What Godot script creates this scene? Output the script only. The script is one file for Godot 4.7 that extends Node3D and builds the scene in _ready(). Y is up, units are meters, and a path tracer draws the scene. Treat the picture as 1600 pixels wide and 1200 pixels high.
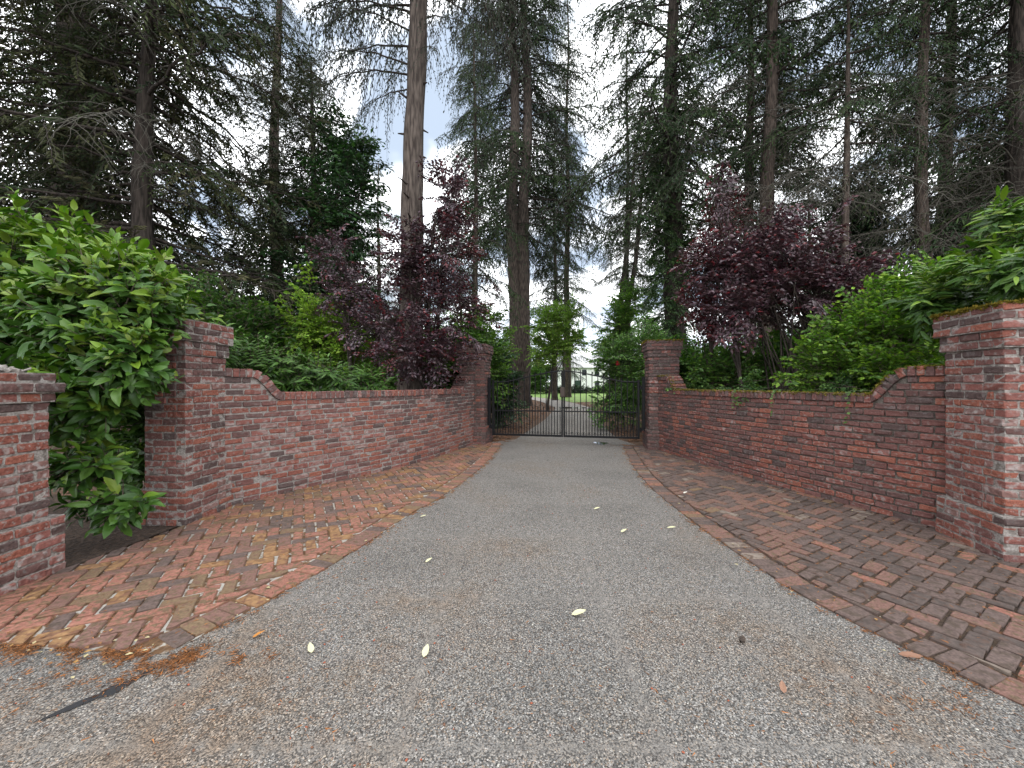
extends Node3D
# Brick gateway at the end of a drive, with firs, plums and laurels behind the walls. World: x right, y up, the drive runs towards -z. Metres.

const COURSE := 0.0755
const BRICK := 0.21
var rng := RandomNumberGenerator.new()
var names := {}
var eye := Vector3(0, 1.5, 0)
var M := {}
var brick_mats := []
var paver_mats := []
var brick_cache := {}

# ---------------------------------------------------------------- helpers
func lin(r: float, g: float, b: float) -> Color:
	return Color(r, g, b).linear_to_srgb()

func W(x: float, d: float, y := 0.0) -> Vector3:
	return Vector3(x, y, -d)

func numbered(parent: Node, called: String) -> String:
	var key := str(parent.get_instance_id()) + called
	var n: int = names.get(key, 0)
	names[key] = n + 1
	return called if n == 0 else "%s_%03d" % [called, n]

func put(node: Node3D, called: String, parent: Node = self) -> Node3D:
	node.name = numbered(parent, called)
	parent.add_child(node, true)
	return node

func meta(o: Node, label := "", category := "", group := "", kind := "") -> void:
	if label: o.set_meta("label", label)
	if category: o.set_meta("category", category)
	if group: o.set_meta("group", group)
	if kind: o.set_meta("kind", kind)

func thing(called: String, at: Vector3, turn: float, label: String, category: String, group := "") -> Node3D:
	var o := Node3D.new()
	put(o, called)
	o.position = at
	o.rotation.y = turn
	meta(o, label, category, group)
	return o

func part(mesh: Mesh, called: String, mat: Material, parent: Node = self) -> MeshInstance3D:
	var o := MeshInstance3D.new()
	o.mesh = mesh
	if mat: o.material_override = mat
	put(o, called, parent)
	return o

func many(mesh: Mesh, xfs: Array, cols: Array, called: String, mat: Material, parent: Node = self) -> MultiMeshInstance3D:
	var mm := MultiMesh.new()
	mm.transform_format = MultiMesh.TRANSFORM_3D
	mm.use_colors = cols.size() > 0
	mm.mesh = mesh
	mm.instance_count = xfs.size()
	var inv := Transform3D.IDENTITY
	if parent is Node3D and parent != self:
		inv = (parent as Node3D).transform.affine_inverse()
	for i in xfs.size():
		mm.set_instance_transform(i, inv * xfs[i])
		if cols.size(): mm.set_instance_color(i, cols[i])
	var o := MultiMeshInstance3D.new()
	o.multimesh = mm
	if mat: o.material_override = mat
	put(o, called, parent)
	return o

class MB:
	var v := PackedVector3Array()
	var n := PackedVector3Array()
	var c := PackedColorArray()
	var uv := PackedVector2Array()
	var uv2 := PackedVector2Array()
	var idx := PackedInt32Array()
	var colored := false
	func flat(a: Vector3, b: Vector3, d: Vector3, out: Vector3, col := Color.WHITE) -> void:
		var nn := (b - a).cross(d - a)
		if nn.dot(out) > 0.0:
			var t := b
			b = d
			d = t
		else:
			nn = -nn
		nn = nn.normalized()
		var i := v.size()
		v.append(a); v.append(b); v.append(d)
		n.append(nn); n.append(nn); n.append(nn)
		if colored:
			c.append(col); c.append(col); c.append(col)
		idx.append(i); idx.append(i + 1); idx.append(i + 2)
	func quad(a: Vector3, b: Vector3, d: Vector3, e: Vector3, out: Vector3, col := Color.WHITE) -> void:
		flat(a, b, d, out, col)
		flat(a, d, e, out, col)
	func vert(p: Vector3, nn: Vector3, col := Color.WHITE) -> int:
		v.append(p)
		n.append(nn)
		if colored: c.append(col)
		return v.size() - 1
	func tri(a: int, b: int, d: int) -> void:
		idx.append(a); idx.append(b); idx.append(d)
	func box(t: Transform3D, size: Vector3, ch := 0.0, col := Color.WHITE) -> void:
		var h := size * 0.5
		ch = minf(ch, minf(h.x, minf(h.y, h.z)) * 0.8)
		var p := func(s: Vector3, axis: int) -> Vector3:
			var q := Vector3(s.x * h.x, s.y * h.y, s.z * h.z)
			for k in 3:
				if k != axis: q[k] -= s[k] * ch
			return t * q
		for axis in 3:
			var a1 := (axis + 1) % 3
			var a2 := (axis + 2) % 3
			for sg in [-1.0, 1.0]:
				var q := []
				for w in [[-1, -1], [1, -1], [1, 1], [-1, 1]]:
					var s := Vector3.ZERO
					s[axis] = sg; s[a1] = w[0]; s[a2] = w[1]
					q.append(p.call(s, axis))
				var o := Vector3.ZERO
				o[axis] = sg
				quad(q[0], q[1], q[2], q[3], t.basis * o, col)
		if ch <= 0.0: return
		for axis in 3:
			var a1 := (axis + 1) % 3
			var a2 := (axis + 2) % 3
			for w in [[-1, -1], [1, -1], [1, 1], [-1, 1]]:
				var s := Vector3.ZERO
				s[axis] = -1; s[a1] = w[0]; s[a2] = w[1]
				var s2 := s
				s2[axis] = 1
				var o := Vector3.ZERO
				o[a1] = w[0]; o[a2] = w[1]
				quad(p.call(s, a1), p.call(s2, a1), p.call(s2, a2), p.call(s, a2), t.basis * o, col)
		for sx in [-1, 1]:
			for sy in [-1, 1]:
				for sz in [-1, 1]:
					var s := Vector3(sx, sy, sz)
					flat(p.call(s, 0), p.call(s, 1), p.call(s, 2), t.basis * s, col)
	# a round tube through points, radii given at each; rough shakes the surface
	func tube(pts: Array, radii: Array, sides := 8, rough := 0.0, noise: FastNoiseLite = null, cap := true, col := Color.WHITE) -> void:
		var first := v.size()
		var frame_x := Vector3.RIGHT
		for i in pts.size():
			var t: Vector3 = (pts[mini(i + 1, pts.size() - 1)] - pts[maxi(i - 1, 0)]).normalized()
			if i == 0:
				frame_x = (Vector3.RIGHT if absf(t.x) < 0.9 else Vector3.FORWARD)
			frame_x = (frame_x - t * frame_x.dot(t)).normalized()
			var fy := t.cross(frame_x)
			for k in sides:
				var a := TAU * k / sides
				var dir := frame_x * cos(a) + fy * sin(a)
				var r: float = radii[i]
				if noise:
					r *= 1.0 + rough * noise.get_noise_3d(cos(a) * 90.0, pts[i].y * 5.0, sin(a) * 90.0)
				vert(pts[i] + dir * r, dir, col)
		for i in pts.size() - 1:
			for k in sides:
				var a := first + i * sides + k
				var b := first + i * sides + (k + 1) % sides
				tri(a, a + sides, b)
				tri(b, a + sides, b + sides)
		if cap:
			var tip: Vector3 = pts[-1]
			var ci := vert(tip, (pts[-1] - pts[-2]).normalized(), col)
			var last := first + (pts.size() - 1) * sides
			for k in sides:
				tri(last + k, ci, last + (k + 1) % sides)
	func mesh(mat: Material = null, into: ArrayMesh = null) -> ArrayMesh:
		var am := into if into else ArrayMesh.new()
		var arr := []
		arr.resize(Mesh.ARRAY_MAX)
		arr[Mesh.ARRAY_VERTEX] = v
		arr[Mesh.ARRAY_NORMAL] = n
		if colored: arr[Mesh.ARRAY_COLOR] = c
		if uv.size(): arr[Mesh.ARRAY_TEX_UV] = uv
		if uv2.size(): arr[Mesh.ARRAY_TEX_UV2] = uv2
		arr[Mesh.ARRAY_INDEX] = idx
		am.add_surface_from_arrays(Mesh.PRIMITIVE_TRIANGLES, arr)
		if mat: am.surface_set_material(am.get_surface_count() - 1, mat)
		return am

func basis_of(x: Vector3, y: Vector3) -> Basis:
	x = x.normalized()
	var z := x.cross(y)
	if z.length() < 0.001: z = x.cross(Vector3(0.3, 0.2, 1.0))
	z = z.normalized()
	return Basis(x, z.cross(x), z)

func rdir() -> Vector3:
	var z := rng.randf_range(-1, 1)
	var a := rng.randf() * TAU
	var r := sqrt(1 - z * z)
	return Vector3(r * cos(a), z, r * sin(a))

func sheet(poly: PackedVector2Array, y: float, uv_size := 1.0, cell := 0.0) -> ArrayMesh:
	# a flat sheet over a polygon given as (x, distance)
	var mb := MB.new()
	for p in poly:
		mb.vert(W(p.x, p.y, y), Vector3.UP)
		mb.uv.append(p / uv_size)
		mb.uv2.append(p / uv_size)
	var t := Geometry2D.triangulate_polygon(poly)
	for i in range(0, t.size(), 3):
		var a := poly[t[i]]
		var b := poly[t[i + 1]]
		var c := poly[t[i + 2]]
		if (b - a).cross(c - a) > 0: mb.tri(t[i], t[i + 2], t[i + 1])
		else: mb.tri(t[i], t[i + 1], t[i + 2])
	return mb.mesh()

# ---------------------------------------------------------------- textures
func noise_bytes(size: int, freq: float, sd: int, kind := FastNoiseLite.TYPE_SIMPLEX_SMOOTH, oct := 4, cell_ret := -1) -> PackedByteArray:
	var f := FastNoiseLite.new()
	f.seed = sd
	f.frequency = freq
	f.noise_type = kind
	f.fractal_octaves = oct
	f.fractal_type = FastNoiseLite.FRACTAL_FBM if oct > 1 else FastNoiseLite.FRACTAL_NONE
	if cell_ret >= 0: f.cellular_return_type = cell_ret
	var im := f.get_seamless_image(size, size, false, false, 0.12, true)
	im.convert(Image.FORMAT_L8)
	return im.get_data()

func gray_tex(b: PackedByteArray, size: int) -> ImageTexture:
	return ImageTexture.create_from_image(Image.create_from_data(size, size, false, Image.FORMAT_L8, b))

func lut(stops: Array) -> PackedByteArray:
	# stops: [[t, linear colour], ...] -> 256 sRGB triples
	var out := PackedByteArray()
	out.resize(768)
	for i in 256:
		var t := i / 255.0
		var c: Color = stops[0][1]
		for k in stops.size() - 1:
			if t >= stops[k][0]:
				c = stops[k][1].lerp(stops[k + 1][1], clampf((t - stops[k][0]) / (stops[k + 1][0] - stops[k][0]), 0, 1))
		c = c.linear_to_srgb()
		out[i * 3] = int(clampf(c.r, 0, 1) * 255)
		out[i * 3 + 1] = int(clampf(c.g, 0, 1) * 255)
		out[i * 3 + 2] = int(clampf(c.b, 0, 1) * 255)
	return out

func ramp_tex(b: PackedByteArray, size: int, stops: Array) -> ImageTexture:
	var l := lut(stops)
	var px := PackedByteArray()
	px.resize(size * size * 3)
	var j := 0
	for i in size * size:
		var k := b[i] * 3
		px[j] = l[k]
		px[j + 1] = l[k + 1]
		px[j + 2] = l[k + 2]
		j += 3
	return ImageTexture.create_from_image(Image.create_from_data(size, size, false, Image.FORMAT_RGB8, px))

func mix_tex(size: int, grain: PackedByteArray, patch: PackedByteArray, stops_a: Array, stops_b: Array, lo: int, hi: int) -> ImageTexture:
	# grain through ramp a, crossed to ramp b where patch rises from lo to hi
	var la := lut(stops_a)
	var lb := lut(stops_b)
	var px := PackedByteArray()
	px.resize(size * size * 3)
	var j := 0
	var span := float(hi - lo)
	for i in size * size:
		var k := grain[i] * 3
		var p := patch[i]
		if p <= lo:
			px[j] = la[k]; px[j + 1] = la[k + 1]; px[j + 2] = la[k + 2]
		elif p >= hi:
			px[j] = lb[k]; px[j + 1] = lb[k + 1]; px[j + 2] = lb[k + 2]
		else:
			var t := (p - lo) / span
			px[j] = int(la[k] * (1 - t) + lb[k] * t)
			px[j + 1] = int(la[k + 1] * (1 - t) + lb[k + 1] * t)
			px[j + 2] = int(la[k + 2] * (1 - t) + lb[k + 2] * t)
		j += 3
	return ImageTexture.create_from_image(Image.create_from_data(size, size, false, Image.FORMAT_RGB8, px))

func world_mat(tex: Texture2D, tile: float, rough: float, height: Texture2D = null, relief := 0.0, offset := Vector3.ZERO) -> StandardMaterial3D:
	var m := StandardMaterial3D.new()
	m.albedo_texture = tex
	m.roughness = rough
	m.metallic_specular = 0.4
	m.uv1_triplanar = true
	m.uv1_world_triplanar = true
	m.uv1_scale = Vector3.ONE / tile
	m.uv1_offset = offset
	if height:
		m.heightmap_enabled = true
		m.heightmap_texture = height
		m.heightmap_scale = relief
	return m

func leaf_mat(rough: float, back: Color, spec := 0.5) -> StandardMaterial3D:
	var m := StandardMaterial3D.new()
	m.vertex_color_use_as_albedo = true
	m.roughness = rough
	m.metallic_specular = spec
	m.cull_mode = BaseMaterial3D.CULL_DISABLED
	m.backlight_enabled = true
	m.backlight = back
	return m

func flat_mat(c: Color, rough: float, metal := 0.0) -> StandardMaterial3D:
	var m := StandardMaterial3D.new()
	m.albedo_color = c
	m.roughness = rough
	m.metallic = metal
	return m

func make_materials() -> void:
	var S := 256
	var grain := noise_bytes(S, 0.05, 3, FastNoiseLite.TYPE_SIMPLEX_SMOOTH, 5)
	var fine := noise_bytes(S, 0.16, 9, FastNoiseLite.TYPE_SIMPLEX_SMOOTH, 3)
	var blot := noise_bytes(S, 0.04, 21, FastNoiseLite.TYPE_SIMPLEX_SMOOTH, 6)
	var blot2 := noise_bytes(S, 0.055, 77, FastNoiseLite.TYPE_SIMPLEX_SMOOTH, 6)
	var rough_h := gray_tex(grain, S)
	# fired-clay tones: [dark grain, light grain, smear colour, smear from, smear to]
	var tones := [
		[Color(0.17, 0.058, 0.042), Color(0.26, 0.092, 0.066), Color(0.30, 0.23, 0.205), 146, 196],
		[Color(0.20, 0.068, 0.046), Color(0.30, 0.108, 0.072), Color(0.30, 0.22, 0.19), 156, 204],
		[Color(0.145, 0.054, 0.044), Color(0.225, 0.088, 0.070), Color(0.29, 0.23, 0.21), 142, 196],
		[Color(0.12, 0.054, 0.047), Color(0.185, 0.084, 0.072), Color(0.23, 0.18, 0.165), 155, 205],
		[Color(0.092, 0.050, 0.045), Color(0.148, 0.078, 0.069), Color(0.19, 0.155, 0.145), 155, 205],
		[Color(0.066, 0.044, 0.041), Color(0.112, 0.072, 0.065), Color(0.17, 0.145, 0.138), 155, 205],
		[Color(0.16, 0.085, 0.073), Color(0.25, 0.14, 0.12), Color(0.36, 0.31, 0.29), 125, 180],
		[Color(0.175, 0.066, 0.054), Color(0.265, 0.105, 0.086), Color(0.33, 0.275, 0.255), 132, 184],
	]
	for i in tones.size():
		var t: Array = tones[i]
		var tex := mix_tex(S, fine if i % 2 else grain, blot if i % 3 else blot2, [[0.2, t[0]], [0.8, t[1]]], [[0.2, t[2] * 0.75], [0.8, t[2]]], t[3], t[4])
		brick_mats.append(world_mat(tex, 0.62 + 0.05 * i, 0.88, rough_h, 1.1, Vector3(0.13 * i, 0.31 * i, 0.07 * i)))
	# pavers: worn faces, some ochre with algae and litter stain
	var ptones := [
		[Color(0.20, 0.088, 0.064), Color(0.30, 0.136, 0.100), Color(0.16, 0.105, 0.062), 128, 175],
		[Color(0.24, 0.105, 0.076), Color(0.34, 0.155, 0.114), Color(0.19, 0.12, 0.07), 130, 176],
		[Color(0.14, 0.078, 0.062), Color(0.21, 0.115, 0.092), Color(0.15, 0.10, 0.064), 125, 172],
		[Color(0.20, 0.11, 0.052), Color(0.31, 0.18, 0.085), Color(0.19, 0.095, 0.058), 128, 178],
		[Color(0.13, 0.088, 0.052), Color(0.20, 0.135, 0.080), Color(0.18, 0.10, 0.070), 135, 180],
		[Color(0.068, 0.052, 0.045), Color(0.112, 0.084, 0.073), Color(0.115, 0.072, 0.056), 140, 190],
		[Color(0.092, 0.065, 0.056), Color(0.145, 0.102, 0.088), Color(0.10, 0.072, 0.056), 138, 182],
		[Color(0.16, 0.125, 0.10), Color(0.24, 0.195, 0.16), Color(0.13, 0.088, 0.066), 130, 175],
	]
	for i in ptones.size():
		var t: Array = ptones[i]
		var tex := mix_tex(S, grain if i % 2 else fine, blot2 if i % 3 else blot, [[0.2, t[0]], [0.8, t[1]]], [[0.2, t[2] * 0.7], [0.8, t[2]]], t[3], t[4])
		paver_mats.append(world_mat(tex, 0.7 + 0.06 * i, 0.9, rough_h, 1.2, Vector3(0.19 * i, 0.11 * i, 0.37 * i)))
	M.mortar = world_mat(mix_tex(S, fine, blot, [[0.2, Color(0.20, 0.175, 0.155)], [0.8, Color(0.36, 0.33, 0.305)]], [[0.2, Color(0.10, 0.085, 0.075)], [0.8, Color(0.18, 0.155, 0.135)]], 135, 180), 0.9, 0.95, rough_h, 0.6)
	M.mortar_dark = world_mat(mix_tex(S, fine, blot, [[0.2, Color(0.10, 0.085, 0.072)], [0.8, Color(0.18, 0.155, 0.135)]], [[0.2, Color(0.05, 0.042, 0.035)], [0.8, Color(0.10, 0.085, 0.07)]], 110, 150), 0.9, 0.95, rough_h, 0.6)
	M.bed_left = world_mat(mix_tex(S, fine, blot, [[0.2, Color(0.26, 0.24, 0.21)], [0.8, Color(0.40, 0.38, 0.34)]], [[0.2, Color(0.08, 0.046, 0.024)], [0.8, Color(0.15, 0.08, 0.04)]], 118, 140), 1.5, 0.95, rough_h, 0.8)
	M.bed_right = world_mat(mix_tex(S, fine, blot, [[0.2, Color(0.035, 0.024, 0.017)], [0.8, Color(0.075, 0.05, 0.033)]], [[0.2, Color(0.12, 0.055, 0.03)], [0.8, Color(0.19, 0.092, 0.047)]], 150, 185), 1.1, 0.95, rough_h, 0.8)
	# asphalt: stone chips of many tones in a dark binder
	var A := 1024
	var cells := noise_bytes(A, 0.16, 5, FastNoiseLite.TYPE_CELLULAR, 1, FastNoiseLite.RETURN_CELL_VALUE)
	var edge := noise_bytes(A, 0.16, 5, FastNoiseLite.TYPE_CELLULAR, 1, FastNoiseLite.RETURN_DISTANCE)
	var l := lut([[0.0, Color(0.045, 0.043, 0.041)], [0.22, Color(0.105, 0.100, 0.094)], [0.45, Color(0.165, 0.157, 0.147)], [0.7, Color(0.225, 0.214, 0.20)], [0.86, Color(0.27, 0.245, 0.215)], [0.94, Color(0.34, 0.325, 0.30)], [1.0, Color(0.46, 0.44, 0.41)]])
	var warm := lut([[0.0, Color(0.05, 0.042, 0.036)], [0.5, Color(0.165, 0.135, 0.11)], [0.9, Color(0.29, 0.225, 0.17)], [1.0, Color(0.40, 0.33, 0.27)]])
	var px := PackedByteArray()
	px.resize(A * A * 3)
	var hb := PackedByteArray()
	hb.resize(A * A)
	var j := 0
	for i in A * A:
		var e := edge[i]
		var k := cells[i] * 3
		var src := warm if (cells[i] * 7) % 11 < 2 else l
		if e > 150:
			px[j] = 62; px[j + 1] = 60; px[j + 2] = 58
		else:
			px[j] = src[k]; px[j + 1] = src[k + 1]; px[j + 2] = src[k + 2]
		hb[i] = 255 - e
		j += 3
	M.asphalt = world_mat(ImageTexture.create_from_image(Image.create_from_data(A, A, false, Image.FORMAT_RGB8, px)), 1.1, 0.82, gray_tex(hb, A), 0.35)
	# dirt tracked over the asphalt: a sheet of stain colours over the ground near the gate, 24 m square
	var dn := FastNoiseLite.new()
	dn.seed = 40
	dn.frequency = 0.55
	dn.fractal_octaves = 5
	var dg := FastNoiseLite.new()
	dg.seed = 41
	dg.frequency = 9.0
	var D := 512
	var dp := PackedByteArray()
	dp.resize(D * D * 3)
	var stains := [Vector4(-2.3, 1.75, 0.75, 0.85), Vector4(-0.9, 1.55, 0.5, 0.6), Vector4(1.55, 3.35, 0.32, 0.7), Vector4(-0.45, 3.3, 0.6, 0.45), Vector4(1.95, 1.85, 0.35, 0.7), Vector4(0.35, 1.7, 0.4, 0.4), Vector4(-0.2, 2.3, 0.5, 0.45), Vector4(0.9, 2.2, 0.4, 0.35), Vector4(-1.6, 2.3, 0.35, 0.55)]
	j = 0
	for yy in D:
		for xx in D:
			var p := Vector2((xx + 0.5) / D * 24.0 - 12.0, (yy + 0.5) / D * 24.0 - 8.0)
			var nz := dn.get_noise_2d(p.x, p.y)
			var s := clampf(nz * 0.7 - 0.05, 0.0, 0.35)
			if p.y < 6.0:
				for st in stains:
					var q: float = Vector2(p.x - st.x, p.y - st.y).length() / st.z
					if q < 1.6: s += st.w * clampf(1.25 - q + nz * 1.6, 0.0, 1.0) * 0.6
			s = clampf(s * (0.5 + 0.9 * dg.get_noise_2d(p.x, p.y)), 0.0, 0.6)
			var v := 1.0 - 0.07 * clampf(-nz * 2.0, 0.0, 1.0)
			dp[j] = int(255 * (v * (1.0 - s) + 0.93 * s))
			dp[j + 1] = int(255 * (v * (1.0 - s) + 0.80 * s))
			dp[j + 2] = int(255 * (v * (1.0 - s) + 0.68 * s))
			j += 3
	var ma: StandardMaterial3D = M.asphalt
	ma.detail_enabled = true
	ma.detail_albedo = ImageTexture.create_from_image(Image.create_from_data(D, D, false, Image.FORMAT_RGB8, dp))
	ma.detail_blend_mode = BaseMaterial3D.BLEND_MODE_MUL
	ma.detail_uv_layer = BaseMaterial3D.DETAIL_UV_2
	# earth and litter, lawn
	M.earth = world_mat(mix_tex(S, fine, blot, [[0.2, Color(0.075, 0.042, 0.026)], [0.8, Color(0.18, 0.098, 0.058)]], [[0.2, Color(0.045, 0.03, 0.02)], [0.8, Color(0.115, 0.07, 0.043)]], 110, 150), 2.3, 0.97, rough_h, 1.5)
	M.soil = world_mat(mix_tex(S, fine, blot, [[0.2, Color(0.045, 0.03, 0.022)], [0.8, Color(0.11, 0.072, 0.05)]], [[0.2, Color(0.03, 0.021, 0.016)], [0.8, Color(0.075, 0.05, 0.036)]], 110, 150), 0.8, 0.97, rough_h, 1.5)
	M.lawn = world_mat(mix_tex(S, fine, blot, [[0.2, Color(0.06, 0.14, 0.018)], [0.8, Color(0.14, 0.26, 0.04)]], [[0.2, Color(0.075, 0.13, 0.02)], [0.8, Color(0.17, 0.26, 0.05)]], 110, 160), 2.2, 0.9, rough_h, 2.0)
	# bark: furrows run up the trunk
	var bk := noise_bytes(S, 0.06, 15, FastNoiseLite.TYPE_SIMPLEX_SMOOTH, 4)
	var bark_h := gray_tex(bk, S)
	var barks := {"bark_grey": [Color(0.032, 0.024, 0.020), Color(0.125, 0.10, 0.084)], "bark_brown": [Color(0.030, 0.022, 0.018), Color(0.11, 0.084, 0.067)], "bark_dark": [Color(0.020, 0.016, 0.013), Color(0.066, 0.052, 0.043)], "bark_twig": [Color(0.07, 0.052, 0.04), Color(0.16, 0.125, 0.10)], "bark_dead": [Color(0.065, 0.06, 0.048), Color(0.15, 0.14, 0.115)]}
	for key in barks:
		var m := world_mat(ramp_tex(bk, S, [[0.25, barks[key][0]], [0.7, barks[key][1]]]), 1.0, 0.95, bark_h, 3.0)
		m.uv1_scale = Vector3(1.0, 0.13, 1.0)
		M[key] = m
	# living matter
	M.laurel = leaf_mat(0.4, Color(0.5, 0.62, 0.2), 0.4)
	M.leaf = leaf_mat(0.5, Color(0.7, 0.8, 0.4), 0.4)
	M.plum = leaf_mat(0.34, Color(0.3, 0.1, 0.12), 0.55)
	M.needle = leaf_mat(0.6, Color(0.35, 0.4, 0.2), 0.35)
	M.moss = leaf_mat(0.95, Color(0.1, 0.1, 0.05), 0.2)
	M.litter = leaf_mat(0.8, Color(0.1, 0.1, 0.1), 0.3)
	M.iron = flat_mat(lin(0.008, 0.008, 0.009), 0.5, 0.0)
	M.iron.metallic_specular = 0.3
	M.lock = flat_mat(lin(0.04, 0.026, 0.018), 0.6, 0.0)
	M.white = flat_mat(lin(0.75, 0.75, 0.73), 0.7)
	M.roof = flat_mat(lin(0.40, 0.40, 0.40), 0.85)
	M.green_door = flat_mat(lin(0.01, 0.035, 0.022), 0.5)
	M.pane = flat_mat(lin(0.03, 0.035, 0.04), 0.08)
	M.tar = flat_mat(lin(0.022, 0.022, 0.024), 0.55)
	M.water = flat_mat(lin(0.03, 0.03, 0.028), 0.03)
	M.wet = flat_mat(lin(0.05, 0.048, 0.045), 0.12)

# ---------------------------------------------------------------- bricks
func brick_mesh(l: float, h: float, d: float, variant: int) -> ArrayMesh:
	var key := "%d_%d_%d_%d" % [roundi(l * 100), roundi(h * 1000), roundi(d * 100), variant]
	if brick_cache.has(key): return brick_cache[key]
	var r := RandomNumberGenerator.new()
	r.seed = hash(key)
	var mb := MB.new()
	var hs := Vector3(l, h, d) * 0.5
	var pts := {}
	for sx in [-1, 1]:
		for sy in [-1, 1]:
			for sz in [-1, 1]:
				var s := Vector3(sx, sy, sz)
				var ch := minf(r.randf_range(0.003, 0.008) if r.randf() < 0.85 else r.randf_range(0.009, 0.018), minf(l, minf(h, d)) * 0.3)
				var jit := Vector3(r.randfn(0, 0.0026), r.randfn(0, 0.0017), r.randfn(0, 0.0022))
				for axis in 3:
					var q := Vector3(s.x * hs.x, s.y * hs.y, s.z * hs.z) + jit
					for k in 3:
						if k != axis: q[k] -= s[k] * ch
					pts[[sx, sy, sz, axis]] = q
	var g := func(s: Vector3, axis: int) -> Vector3: return pts[[int(s.x), int(s.y), int(s.z), axis]]
	for axis in 3:
		var a1 := (axis + 1) % 3
		var a2 := (axis + 2) % 3
		for sg in [-1.0, 1.0]:
			var q := []
			for w in [[-1, -1], [1, -1], [1, 1], [-1, 1]]:
				var s := Vector3.ZERO
				s[axis] = sg; s[a1] = w[0]; s[a2] = w[1]
				q.append(g.call(s, axis))
			var o := Vector3.ZERO
			o[axis] = sg
			mb.quad(q[0], q[1], q[2], q[3], o)
		for w in [[-1, -1], [1, -1], [1, 1], [-1, 1]]:
			var s := Vector3.ZERO
			s[axis] = -1; s[a1] = w[0]; s[a2] = w[1]
			var s2 := s
			s2[axis] = 1
			var o := Vector3.ZERO
			o[a1] = w[0]; o[a2] = w[1]
			mb.quad(g.call(s, a1), g.call(s2, a1), g.call(s2, a2), g.call(s, a2), o)
	for sx in [-1, 1]:
		for sy in [-1, 1]:
			for sz in [-1, 1]:
				var s := Vector3(sx, sy, sz)
				mb.flat(g.call(s, 0), g.call(s, 1), g.call(s, 2), s)
	brick_cache[key] = mb.mesh()
	return brick_cache[key]

func lay(parent: Node3D, list: Array, called: String, rest_called: String, most := 300) -> void:
	# list of [mesh, world transform, material, outward]; those that show largest are pieces of their own, the rest one joined part
	var inv := parent.transform.affine_inverse()
	for p in list:
		var to: Vector3 = eye - p[1].origin
		var seen: float = maxf(0.02, to.normalized().dot(p[3]))
		p.append(seen / to.length_squared())
	list.sort_custom(func(a, b): return a[4] > b[4])
	for i in mini(most, list.size()):
		var o := part(list[i][0], called, list[i][2], parent)
		o.transform = inv * list[i][1]
	if list.size() > most:
		var by := {}
		for i in range(most, list.size()):
			var m: Material = list[i][2]
			if not by.has(m):
				by[m] = SurfaceTool.new()
				by[m].begin(Mesh.PRIMITIVE_TRIANGLES)
			by[m].append_from(list[i][0], 0, inv * list[i][1])
		var am := ArrayMesh.new()
		for m in by:
			by[m].commit(am)
			am.surface_set_material(am.get_surface_count() - 1, m)
		var o := MeshInstance3D.new()
		o.mesh = am
		put(o, rest_called, parent)
		o.set_meta("kind", "stuff")

func pick_dull(dark: float) -> Material:
	if rng.randf() < dark: return brick_mats[[4, 3, 5, 3, 4][rng.randi() % 5]]
	return brick_mats[[0, 2, 3, 2, 0, 3, 2, 0, 7, 1][rng.randi() % 10]]

func pick_tone(dark: float) -> Material:
	# dark 0..1: how much of the weathered, sooty bricks is mixed in
	var x := rng.randf()
	if x < dark: return brick_mats[[4, 5, 3, 5, 4][rng.randi() % 5]]
	return brick_mats[[0, 0, 1, 2, 2, 7, 1, 6, 0, 7, 0, 3, 6, 7][rng.randi() % 14]]

func smooth_path(pts: Array, step := 0.02) -> Array:
	# (x, distance) points -> evenly spaced points with arc length
	var c := Curve3D.new()
	for i in pts.size():
		var p := W(pts[i].x, pts[i].y)
		var t := (W(pts[mini(i + 1, pts.size() - 1)].x, pts[mini(i + 1, pts.size() - 1)].y) - W(pts[maxi(i - 1, 0)].x, pts[maxi(i - 1, 0)].y)) / 6.0
		c.add_point(p, -t, t)
	c.bake_interval = step
	return [c, c.get_baked_length()]

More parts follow.
